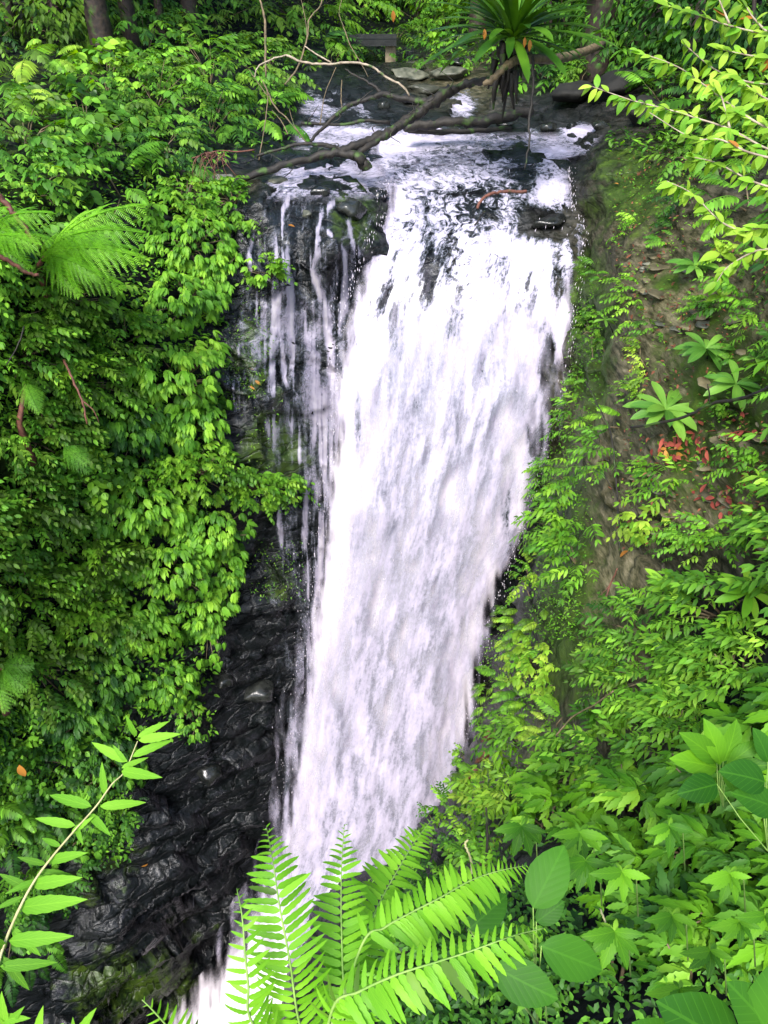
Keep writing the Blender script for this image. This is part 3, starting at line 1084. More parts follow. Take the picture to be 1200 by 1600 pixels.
def sprig(nl, L, Wd, length, seed=0, serr=0.0, seg=4, both=True, rise=.3):
    """a short drooping twig with leaves on both sides"""
    r = random.Random(seed)
    g = Geo()
    pts = [Vector((0, length * t, rise * length * math.sin(t * 2.2) * .6 - .35 * length * t * t)) for t in [i / nl for i in range(nl + 1)]]
    tube(pts, length * .012, length * .005, 3, g)
    for i in range(1, nl + 1):
        for sgn in ((-1, 1) if both else (1 if i % 2 else -1,)):
            a = sgn * r.uniform(.7, 1.15)
            if i == nl:
                a *= .35
            sc = r.uniform(.7, 1.1) * (1 - .3 * (i / nl) ** 3)
            m = Matrix.Translation(pts[i]) @ Matrix.Rotation(-a, 4, 'Z') @ Matrix.Rotation(-r.uniform(.0, .5), 4, 'X') @ Matrix.Rotation(r.uniform(-.4, .4), 4, 'Y')
            g.add(leaf(L * sc, Wd * sc, seg, .45, .2, r.uniform(.3, .8), serr), m)
    return g


def rosette(n, L, Wd, seed=0, seg=7, pitch=.15, serr=0):
    r = random.Random(seed)
    g = Geo()
    for i in range(n):
        a = i * 2.4 + r.uniform(-.2, .2)
        p = -.75 + i / n * .95 + r.uniform(-.1, .1)
        sc = r.uniform(.75, 1.1)
        m = Matrix.Rotation(a, 4, 'Z') @ Matrix.Rotation(-p - pitch, 4, 'X')
        g.add(leaf(L * sc, Wd * sc, seg, .55, .25, r.uniform(.5, 1.0), serr), m)
    return g


def frond(npair, length, pl, pw, arch=.9, bip=False, seed=0):
    """fern frond along +Y arching down"""
    r = random.Random(seed)
    g = Geo()
    pts, ang = [Vector((0, 0, 0))], []
    for i in range(npair + 2):
        t = i / (npair + 1)
        a = .45 - arch * t * 1.3
        ang.append(a)
        pts.append(pts[-1] + Vector((0, math.cos(a), math.sin(a))) * length / (npair + 2))
    tube(pts, length * .010, length * .003, 3, g)
    for i in range(2, npair + 2):
        t = i / (npair + 2)
        prof = min(1, t * 3.2) * (1 - t) ** .6 * 1.35
        L = pl * prof
        for sgn in (-1, 1):
            m = Matrix.Translation(pts[i]) @ Matrix.Rotation(ang[min(i, len(ang) - 1)], 4, 'X') @ Matrix.Rotation(-sgn * (1.25 - .5 * t) + r.uniform(-.08, .08), 4, 'Z') @ Matrix.Rotation(-.25 + r.uniform(-.1, .1), 4, 'X')
            if not bip:
                g.add(leaf(L, pw, 3, .3, .1, .4, 0), m)
            else:
                k = max(4, int(L / (pw * .42)))
                for j in range(1, k):
                    tt = j / k
                    l2 = pw * 1.25 * (1 - tt) ** .7
                    for s2 in (-1, 1):
                        y = L * tt
                        z = -.3 * L * tt * tt
                        w2 = pw * .26
                        v = [(0, y - w2 / 2, z), (s2 * l2, y - w2 * .1 + l2 * .35, z - l2 * .15), (s2 * l2 * .9, y + w2 * .35 + l2 * .35, z - l2 * .15), (0, y + w2 / 2, z)]
                        g.add((v, [(0, 1, 2, 3)] if s2 > 0 else [(3, 2, 1, 0)], [(0.2, .2)] * 4), m)
    return g


TPL = {}


def template(key, mat):
    """list of meshes of one kind in one colour, shared by all copies"""
    if (key, mat) in TPL:
        return TPL[key, mat]
    if key == 'droop':
        gs = [palmate(n, .18, .066, 1.25, .55, .25, 8, i, .8) for i, n in enumerate((5, 6, 5, 7))]
    elif key == 'small':
        gs = [sprig(n, .085, .040, .27, i, 0, 3) for i, n in enumerate((5, 6, 7))]
    elif key == 'herb':
        gs = [sprig(n, .14, .045, .30, 20 + i, .18, 6) for i, n in enumerate((4, 5, 6))]
    elif key == 'trifoliate':
        gs = [palmate(4, .12, .058, 1.2, .35, .2, 6, 40 + i, .6) for i in range(3)] + [sprig(4, .10, .05, .22, 44, .2, 6)]
    elif key == 'fernlet':
        gs = [frond(11 + i, .42, .12, .035, .9, False, 60 + i) for i in range(3)]
    elif key == 'tree_fern':
        gs = [frond(12, 1.15, .40, .033, .8, True, 70 + i) for i in range(2)]
    elif key == 'nettle':
        gs = [palmate(n, .155, .045, 1.4, .5, .28, 10, 80 + i, .75) for i, n in enumerate((5, 6, 4, 5))]
    elif key == 'round':
        gs = [sprig(n, .11, .075, .22, 90 + i, 0, 4) for i, n in enumerate((3, 4, 3))]
    me = [g.mesh(key + '_' + mat, mat) for g in gs]
    TPL[key, mat] = me
    return me


SIZE = {'droop': .17, 'small': .20, 'herb': .24, 'trifoliate': .12, 'fernlet': .34, 'tree_fern': .9, 'nettle': .13, 'round': .2}


def in_water(px, py, pad=0):
    if py < 215 or py > 1380:
        return False
    return np.interp(py, yL, xL) + pad < px < np.interp(py, yR, xR) - pad


PARTNAME = {'droop': 'leaf_cluster', 'small': 'leafy_twig', 'herb': 'leafy_twig', 'trifoliate': 'leaf_cluster', 'fernlet': 'frond', 'tree_fern': 'frond', 'nettle': 'leaf_cluster', 'round': 'leafy_twig'}


GLy = [260, 330, 400, 470, 520, 580, 650, 700, 735, 790, 830, 900, 960, 1020, 1100, 1160, 1260, 1400]
GLx = [500, 400, 372, 352, 312, 338, 352, 352, 400, 400, 372, 374, 345, 335, 312, 285, 215, 130]


def shrub(cx_, cy_, rx, ry, key, mats, label, name='shrub', cat='shrub', group=None, h=.35, dens=1.0, size=1.0, maxn=280, guard=True, lean=0.0):
    base, nb = surf(cx_, cy_)
    base = Vector(base[0])
    d = gdepth(cx_, cy_)
    root = thing(name, base, label, cat, group)
    px_size = SIZE[key] * size * FPX / d
    nc = int(min(maxn, dens * 3.14 * rx * ry / (px_size * .42) ** 2))
    nc = max(nc, 5)
    placed = 0
    stems = Geo()
    camv = Vector((0, 0, 0))
    for i in range(nc):
        r = math.sqrt(random.random()) * 1.0
        a = random.uniform(0, 2 * math.pi)
        wob = 1 + .22 * math.sin(3 * a + cx_) + .12 * math.sin(7 * a + cy_)
        px, py = cx_ + rx * r * math.cos(a) * wob, cy_ + ry * r * math.sin(a) * wob
        if guard and in_water(px, py, 6 if cx_ < 500 else 2):
            continue
        if guard and cx_ < 400 and px > np.interp(py, GLy, GLx):
            continue
        P, Nn = surf(px, py)
        P, Nn = Vector(P[0]), Vector(Nn[0])
        if abs(P.length - base.length) > 2.2 + .12 * base.length:
            continue
        out = (Nn + Vector((0, 0, .5)) - P.normalized() * .35).normalized()
        hh = h * math.sqrt(max(0, 1 - r * r)) * random.uniform(.35, 1.0) ** .6 + .05
        pos = P + out * hh
        # growth: outwards and down-slope of the crown, so leaves shingle
        f = Vector((Nn.x, Nn.y, 0))
        if f.length < .2:
            f = Vector((-P.x, -P.y, 0)) * .3 + f
        f.normalize()
        rad = (pos - (base + out * h * .2))
        f = (f * .8 + rad.normalized() * .9 + Vector((random.uniform(-.6, .6), random.uniform(-.6, .6), random.uniform(-.45, .15)))).normalized()
        f.z = min(f.z, .35)
        s = size * random.uniform(.5, 1.35)
        m = template(key, random.choice(mats))
        o = link(PARTNAME[key], random.choice(m), root, frame(f, Vector((0, 0, 1)) + out * .5 + Vector((random.uniform(-.3, .3), random.uniform(-.3, .3), 0)), s, pos - base))
        placed += 1
        if i % 9 == 0:
            tube([Vector((0, 0, 0)) + Nn * -.05, (pos - base) * .5 + out * .05, pos - base], .012, .004, 4, stems)
    if stems.n:
        link('stem', stems.mesh('stem', 'bark_tan'), root)
    return root


# ------------------------------------------------------------------ ground cover nobody could count
def ground_cover(name, label, boxes, n, L, mats, reject=None):
    per = n // len(mats)
    tmp = [leaf(L, L * .42, 3, .4, .2, .6), leaf(L * .75, L * .36, 3, .4, .2, .6)]
    root = None
    for mi, mat in enumerate(mats):
        g = Geo()
        c = 0
        while c < per:
            bx = random.choice(boxes)
            px, py = random.uniform(bx[0], bx[2]), random.uniform(bx[1], bx[3])
            c += 1
            if in_water(px, py, -8) or (reject and reject(px, py)):
                continue
            P, Nn = surf(px, py)
            P, Nn = Vector(P[0]), Vector(Nn[0])
            k = random.uniform(.03, .16)
            f = (Nn * random.uniform(.2, .9) + Vector((random.uniform(-1, 1), random.uniform(-1, 1), random.uniform(-.5, .4)))).normalized()
            g.add(random.choice(tmp), frame(f, Vector((random.uniform(-.4, .4), random.uniform(-.4, .4), 1)), random.uniform(.6, 1.3), P + Nn * k))
        me = g.mesh(name + '_' + mat, mat)
        if root is None:
            root = tag(link(name, me), label, None, None, 'stuff')
        else:
            tag(link('leaf_cover', me, root), kind='stuff')
    return root


ground_cover('undergrowth', 'low leafy undergrowth covering the left bank', [(-120, 260, 350, 640), (-120, 640, 330, 1150), (-100, 1100, 200, 1330)], 20000, .085, ['mid', 'mid', 'bright', 'dark'])
ground_cover('undergrowth', 'low leafy undergrowth on the forest floor above the fall', [(-100, -60, 460, 260), (760, -60, 1300, 150), (430, -80, 800, 95), (950, 100, 1300, 250)], 12000, .12, ['mid', 'dark', 'olive'],
             lambda x, y: 900 < x < 1010 and 95 < y < 225)
ground_cover('undergrowth', 'low leafy undergrowth in the shaded ground under the front bushes', [(700, 1230, 1300, 1660), (560, 1400, 900, 1660)], 5000, .05, ['mid', 'dark'])
ground_cover('cliff_moss_plants', 'tiny mossy plants clinging to the rock edge by the waterfall', [(890, 400, 940, 700), (840, 700, 930, 1000), (770, 1000, 880, 1260)], 5500, .04, ['olive', 'mid', 'bright'])
ground_cover('undergrowth', 'leafy undergrowth continuing past both sides of the view', [(1230, 200, 1900, 1000), (1230, 1000, 1800, 1700), (-600, 0, -100, 1500)], 7000, .09, ['mid', 'dark', 'olive'])
ground_cover('slope_moss_plants', 'scattered tiny herbs and moss on the brown slope', [(975, 400, 1230, 640), (975, 640, 1230, 860), (960, 240, 1100, 400)], 2200, .05, ['olive', 'mid', 'litter'])
ground_cover('rock_moss_plants', 'scattered tiny plants growing on the wet black rock', [(340, 500, 430, 760), (380, 840, 470, 930), (345, 330, 420, 560), (340, 540, 420, 620)], 900, .04, ['olive', 'mid'])

# ------------------------------------------------------------------ shrubs, one by one
LEFTG, RIGHTG, FARG, FRONTG = 'shrubs covering the left bank', 'plants along the right-hand rock edge', 'shrubs of the forest above the fall', 'bushes on the near right-hand slope'
B, Mi, Dk, Ol, Ye = 'bright', 'mid', 'dark', 'olive', 'yellow'
# (x, y, rx, ry, kind, colours, height, density, size, label)
LEFT = [
    (60, 150, 80, 45, 'fernlet', [Ol, B, Ye], .5, .9, 1.9, 'yellowish arching fern clump at the upper edge of the left bank'),
    (170, 150, 70, 60, 'round', [Mi, B], .5, 1, 1.5, 'round-leaved shrub beside the yellowish fern clump'),
    (40, 225, 80, 45, 'small', [Ol, Mi], .45, 1, 1.4, 'dull olive shrub below the yellowish fern clump'),
    (140, 235, 60, 60, 'round', [Mi, Mi, 'nest'], .5, 1, 1.4, 'dense shrub with blue-green round leaves high on the left bank'),
    (245, 170, 70, 60, 'small', [Mi, Ol], .6, 1, 1.5, 'fine-leaved shrub under the dark tree trunks'),
    (330, 130, 70, 45, 'herb', [Mi, B], .6, 1, 1.6, 'shrub with long layered leaf sprays uphill of the red dead brush'),
    (330, 205, 60, 45, 'herb', [Mi, Dk], .4, 1, 1.4, 'dark shrub just uphill of the red dead brush'),
    (250, 255, 60, 45, 'small', [Mi, Dk, Ol], .4, 1, 1.3, 'dark bushy shrub beside the red dead brush'),
    (410, 130, 55, 60, 'small', [Ol, Mi], .5, .8, 1.5, 'thin olive shrub among the bare saplings'),
    (420, 200, 45, 35, 'fernlet', [Mi, B], .4, .8, 1.7, 'ferny shrub at the edge of the small upper cascade'),
    (60, 295, 80, 35, 'small', [B, Mi], .4, 1, 1.3, 'pale fresh shrub just above the tree fern fronds'),
    (190, 310, 70, 35, 'fernlet', [Mi, B], .35, .8, 1.5, 'soft ferny shrub uphill of the bright tree fern'),
    (290, 335, 60, 35, 'trifoliate', [B, Mi], .3, 1, 1.3, 'bright shrub on the bank top where the rock begins'),
    (370, 340, 40, 30, 'trifoliate', [B, Mi], .25, 1, 1.1, 'small bright shrub at the top corner of the wet rock'),
    (300, 395, 65, 40, 'droop', [B, B, Mi], .35, 1, .75, 'bright drooping shrub between the tree fern and the wet rock'),
    (345, 430, 45, 40, 'droop', [B, Mi], .3, 1, .7, 'drooping shrub overhanging the top of the wet rock'),
    (60, 395, 70, 30, 'small', [Mi, Dk], .3, .9, 1.1, 'dark shrub beneath the tree fern fronds'),
    (290, 480, 75, 40, 'droop', [B, Mi], .4, 1, .8, 'second shrub down the edge beside the wet rock'),
    (90, 480, 90, 45, 'trifoliate', [B, Ol], .5, .95, 1.2, 'domed light-green shrub below the tree fern'),
    (30, 560, 80, 60, 'small', [Mi, Ol, B], .4, 1, 1, 'fine-leaved shrub crossed by a thin dark twig'),
    (190, 540, 70, 35, 'small', [Ol, Mi], .35, 1, 1, 'olive fine-leaved shrub above the big drooping shrub'),
    (130, 600, 70, 45, 'small', [Ol, B], .35, 1, 1, 'olive shrub behind the hanging brown twig'),
    (280, 600, 85, 50, 'droop', [B, B, Mi], .55, 1, .95, 'big shelving shrub with drooping bright leaves in mid bank'),
    (305, 670, 65, 40, 'droop', [B, Mi], .4, 1, .95, 'drooping shrub just under the big shelving shrub'),
    (205, 680, 70, 45, 'droop', [Mi, Dk], .35, 1, .9, 'shaded drooping shrub below the hanging brown twig'),
    (50, 690, 75, 55, 'small', [Mi, Ol], .35, 1, 1, 'loose shrub at the side of the mid bank with small ferns'),
    (110, 745, 60, 50, 'round', [Mi, B], .35, 1, .9, 'shrub with upright round leaves in the bank hollow'),
    (300, 740, 95, 38, 'trifoliate', [B, B, Mi], .5, 1.1, 1.05, 'flat-topped bright shrub reaching out over the black rock'),
    (410, 765, 55, 26, 'trifoliate', [B, Mi], .3, 1.3, 1.0, 'branch-like shrub tip hanging out towards the waterfall'),
    (220, 800, 90, 45, 'droop', [B, Mi], .45, 1, .85, 'wide drooping shrub under the flat-topped bright one'),
    (40, 800, 70, 60, 'small', [Ol, Mi], .35, 1, 1, 'brownish-green shrub at the side of the lower bank'),
    (330, 835, 60, 40, 'droop', [B, Mi], .4, 1, .85, 'drooping shrub with leaves pointing at the waterfall'),
    (140, 880, 75, 45, 'trifoliate', [B, Ol], .4, 1, 1.1, 'light shrub with a small pink new leaf in the lower bank'),
    (270, 890, 75, 40, 'droop', [B, Mi, B], .45, 1, .9, 'bright drooping shrub above the dark hollow'),
    (365, 905, 42, 45, 'droop', [B, Mi], .3, 1, .8, 'narrow drooping shrub beside the dark rock hollow'),
    (40, 930, 70, 55, 'small', [B, Ol], .35, 1, 1, 'pale tangled shrub at the side of the lower bank'),
    (150, 970, 65, 38, 'trifoliate', [B, Ol, Mi], .4, 1, 1.1, 'light-green terrace of leaves over a black gap'),
    (330, 975, 45, 50, 'droop', [B, Mi], .35, 1, .8, 'hanging shrub whose tips trail down to the black rock'),
    (220, 985, 60, 40, 'droop', [Mi, B], .35, 1, .9, 'drooping shrub between the leafy terrace and the trailing one'),
    (60, 1050, 75, 45, 'small', [Mi, Ol], .3, .9, 1, 'dim shrub above the small bright fern'),
    (170, 1060, 60, 42, 'droop', [Mi, Dk], .35, 1, .9, 'shaded drooping shrub in the lower bank'),
    (270, 1075, 45, 35, 'droop', [B, Mi], .3, .9, .8, 'small drooping shrub over the wet boulder'),
    (300, 1125, 22, 30, 'droop', [Mi, B], .2, 1, .6, 'lowest trailing spray of leaves over the wet boulder'),
    (130, 1120, 65, 40, 'droop', [Mi, Dk], .3, 1, .9, 'dark drooping shrub behind the tall leaf stalk'),
    (60, 1190, 70, 45, 'round', [Mi, Dk], .3, .9, .9, 'broad-leaved dark shrub beside the yellow leaf'),
    (170, 1190, 60, 45, 'droop', [Mi, Dk], .3, .9, .85, 'dim drooping shrub just behind the stalk tip'),
    (60, 1370, 60, 40, 'small', [Dk, Mi], .3, .9, 1, 'dark fine-leaved shrub low down behind the tall stalk'),
    (20, 1470, 50, 60, 'fernlet', [Dk, Mi], .3, .8, 1, 'dim fern patch beside the foot of the tall stalk'),
    (190, 1260, 60, 30, 'small', [Dk, Mi], .25, .8, .9, 'thin dark shrub fringing the black rocks'),
    (40, 1280, 70, 45, 'fernlet', [Dk, Mi], .3, .9, 1, 'dark fern patch at the foot of the left bank'),
    (130, 1300, 45, 40, 'droop', [Mi, Dk], .25, .8, .8, 'small dark shrub at the foot of the left bank'),
    (-60, 420, 70, 90, 'small', [Mi, B], .4, .9, 1, 'shrub beyond the tree fern at the picture edge'),
    (-60, 900, 60, 140, 'small', [Mi, Ol], .4, .9, 1, 'long shrub beyond the pale tangled one at the picture edge'),
    (420, 428, 22, 17, 'trifoliate', [B], .15, 1.6, .9, 'small bright tuft growing on the wet rock between two threads of water'),
]
for x, y, rx, ry, k, ms, h, dn, sz, lab in LEFT:
    shrub(x, y, rx, ry, k, ms, lab, 'shrub' if k != 'fernlet' else 'fern', 'shrub' if k != 'fernlet' else 'fern', LEFTG, h * 1.15, dn * 1.2, sz * .98)

FAR = [
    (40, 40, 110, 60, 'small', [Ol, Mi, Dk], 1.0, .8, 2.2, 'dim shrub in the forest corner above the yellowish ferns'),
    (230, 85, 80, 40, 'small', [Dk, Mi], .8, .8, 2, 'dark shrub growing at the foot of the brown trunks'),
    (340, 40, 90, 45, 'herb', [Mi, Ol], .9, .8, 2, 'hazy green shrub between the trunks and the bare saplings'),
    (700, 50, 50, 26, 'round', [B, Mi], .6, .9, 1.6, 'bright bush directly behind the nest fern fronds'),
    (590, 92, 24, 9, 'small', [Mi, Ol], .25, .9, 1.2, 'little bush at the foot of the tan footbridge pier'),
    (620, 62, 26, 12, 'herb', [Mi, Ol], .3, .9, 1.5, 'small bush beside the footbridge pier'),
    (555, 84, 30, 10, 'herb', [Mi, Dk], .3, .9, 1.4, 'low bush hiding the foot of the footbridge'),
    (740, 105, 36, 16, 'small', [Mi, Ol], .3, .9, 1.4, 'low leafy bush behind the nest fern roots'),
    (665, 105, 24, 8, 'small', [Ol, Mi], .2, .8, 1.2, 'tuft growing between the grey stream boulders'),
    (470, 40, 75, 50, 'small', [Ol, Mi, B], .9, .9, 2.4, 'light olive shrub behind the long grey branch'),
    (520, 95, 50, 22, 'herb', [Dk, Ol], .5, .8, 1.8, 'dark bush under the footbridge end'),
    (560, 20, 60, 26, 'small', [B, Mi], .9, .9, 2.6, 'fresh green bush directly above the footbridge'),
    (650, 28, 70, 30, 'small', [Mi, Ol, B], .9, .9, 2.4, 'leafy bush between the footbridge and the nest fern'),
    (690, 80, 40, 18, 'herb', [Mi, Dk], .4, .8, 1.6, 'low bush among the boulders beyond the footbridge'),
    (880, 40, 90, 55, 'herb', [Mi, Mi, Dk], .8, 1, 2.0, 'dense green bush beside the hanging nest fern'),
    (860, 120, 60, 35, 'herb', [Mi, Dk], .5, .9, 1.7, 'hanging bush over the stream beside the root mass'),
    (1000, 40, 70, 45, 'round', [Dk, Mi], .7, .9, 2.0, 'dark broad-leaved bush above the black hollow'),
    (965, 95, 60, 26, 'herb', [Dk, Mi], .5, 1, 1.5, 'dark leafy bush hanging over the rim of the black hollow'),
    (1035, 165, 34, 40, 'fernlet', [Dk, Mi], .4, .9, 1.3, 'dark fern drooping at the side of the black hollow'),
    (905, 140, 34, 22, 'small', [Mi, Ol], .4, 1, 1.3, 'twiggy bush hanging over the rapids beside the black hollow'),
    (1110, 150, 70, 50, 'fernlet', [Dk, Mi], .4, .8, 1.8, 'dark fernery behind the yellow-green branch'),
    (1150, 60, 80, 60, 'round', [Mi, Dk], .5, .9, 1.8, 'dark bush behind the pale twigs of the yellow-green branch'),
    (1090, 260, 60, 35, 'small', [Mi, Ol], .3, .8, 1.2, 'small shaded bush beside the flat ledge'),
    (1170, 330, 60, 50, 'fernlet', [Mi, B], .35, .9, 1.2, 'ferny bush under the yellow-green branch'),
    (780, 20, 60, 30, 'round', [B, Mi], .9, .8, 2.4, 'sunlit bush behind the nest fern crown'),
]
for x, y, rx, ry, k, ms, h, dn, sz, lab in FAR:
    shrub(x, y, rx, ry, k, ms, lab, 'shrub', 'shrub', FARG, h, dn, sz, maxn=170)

RIGHT = [
    (940, 440, 16, 30, 'fernlet', [Mi, Ol], .12, .6, .5, 'topmost little fern at the corner of the rock beside the lip'),
    (922, 520, 16, 36, 'trifoliate', [Mi, Ol], .12, .7, .6, 'small plant patch on the rock edge below the lip'),
    (912, 600, 18, 26, 'fernlet', [Mi, Ol], .12, .6, .5, 'little fern patch halfway down the rock edge'),
    (985, 470, 18, 40, 'small', [Ol, B], .1, .8, .7, 'thin trailing creeper on the brown rock'),
    (1005, 580, 8, 60, 'small', [Ye, Ol], .06, 1, .5, 'narrow yellow-green creeper hanging down the brown rock'),
    (905, 665, 26, 24, 'herb', [Mi, B], .2, .8, .6, 'leafy tuft on the edge where the thin dark sapling stands'),
    (965, 668, 24, 14, 'fernlet', [B, Mi], .15, .7, .6, 'ferny tuft beside the thin dark sapling'),
    (885, 755, 34, 38, 'herb', [B, Mi], .25, 1, .75, 'bright plant clump on the edge beside the middle of the fall'),
    (948, 720, 26, 34, 'herb', [Mi, B], .2, .9, .65, 'plant clump below the ferny tuft against the tan rock streak'),
    (880, 830, 50, 36, 'herb', [B, Mi], .3, 1.1, .85, 'spreading bright plant with pointed leaves over the tan streak'),
    (905, 885, 34, 30, 'herb', [B, Mi], .25, 1, .75, 'hanging plant with drooping pointed leaves over the tan streak'),
    (835, 910, 16, 34, 'small', [Ye, Mi], .12, 1, .7, 'yellow-green moss cushion on the rock edge'),
    (1015, 825, 34, 22, 'trifoliate', [B, Ye], .2, 1, .9, 'low bright cushion plant on the brown slope'),
    (1050, 770, 34, 22, 'herb', [B, Mi], .2, 1, .7, 'toothed-leaf tuft just under the red dead leaves'),
    (1100, 850, 60, 30, 'small', [B, Mi], .2, 1, .7, 'mat of small leaves across the lower brown slope'),
    (1180, 730, 30, 30, 'small', [B, Mi], .15, .9, .6, 'small sprig patch at the side of the brown slope'),
    (1150, 480, 50, 26, 'small', [Mi, B], .2, .7, .8, 'sparse sprigs between brown litter on the upper slope'),
    (985, 370, 16, 18, 'small', [B], .12, 1, .8, 'single fresh green sprig on the flat ledge'),
    (1050, 385, 20, 18, 'fernlet', [Mi], .12, .8, .6, 'small fern on the flat ledge'),
    (820, 980, 38, 34, 'fernlet', [B, Ye, Ol], .2, 1.1, .7, 'bright ferny cushion beside the lower half of the fall'),
    (840, 1050, 46, 34, 'trifoliate', [B, Ye], .25, 1, .9, 'yellow-green cushion plant under the ferny cushion'),
    (800, 1090, 44, 34, 'fernlet', [B, Mi], .25, 1, .7, 'fern patch overhanging the black rock near the base'),
    (800, 1160, 46, 36, 'herb', [Mi, B], .25, 1, .8, 'dim clump beside the brown dead fronds'),
    (865, 1150, 34, 26, 'fernlet', [Ye, B], .2, 1, .7, 'yellow fernlets beside the brown dead fronds'),
    (960, 1090, 38, 40, 'herb', [Mi, Ol], .25, 1, .65, 'thicket at the foot of the tan rock streak'),
    (1000, 990, 50, 40, 'herb', [Mi, Dk], .3, 1, .65, 'dark thicket under the bright whorled plant'),
    (1130, 640, 24, 14, 'trifoliate', [Mi, Ol], .1, .9, .55, 'small dull tuft beside the long black root'),
    (1200, 520, 30, 26, 'herb', [Mi, B], .15, .9, .6, 'tuft at the very side of the upper brown slope'),
    (1020, 520, 20, 12, 'small', [Mi, Ol], .08, .8, .5, 'sparse creeping sprigs left of the highest strap rosette'),
    (1140, 560, 22, 12, 'fernlet', [Mi], .1, .8, .45, 'tiny fern between the two upper strap rosettes'),
    (990, 620, 18, 14, 'small', [B, Ol], .08, .9, .5, 'tiny creeping plant beside the narrow yellow creeper'),
    (1100, 480, 26, 12, 'trifoliate', [Mi, B], .1, .8, .5, 'low sprigs in the litter under the ledge rosette'),
    (1190, 820, 34, 22, 'herb', [B, Mi], .15, 1, .55, 'leafy tuft at the side just below the scattered red leaves'),
    (1010, 740, 16, 14, 'trifoliate', [B], .1, 1, .5, 'small bright seedling below the pale folded streak'),
    (1160, 410, 40, 20, 'small', [B, Ye], .15, .9, .7, 'light sprigs on the ledge under the lower leafy branch'),
    (1060, 330, 30, 20, 'small', [Mi, Dk], .12, .8, .8, 'dull low plant at the back of the flat ledge'),
    (730, 1185, 14, 14, 'round', [B], .1, 1.4, .6, 'solitary round leaves on the wet rock near the base'),
    (745, 1240, 30, 34, 'fernlet', [Mi, Ol], .25, 1, .7, 'dark little fern at the rock foot above the front bush'),
]
for x, y, rx, ry, k, ms, h, dn, sz, lab in RIGHT:
    shrub(x, y, rx, ry, k, ms, lab, 'rock_plant', 'plant', RIGHTG, h, dn, sz)

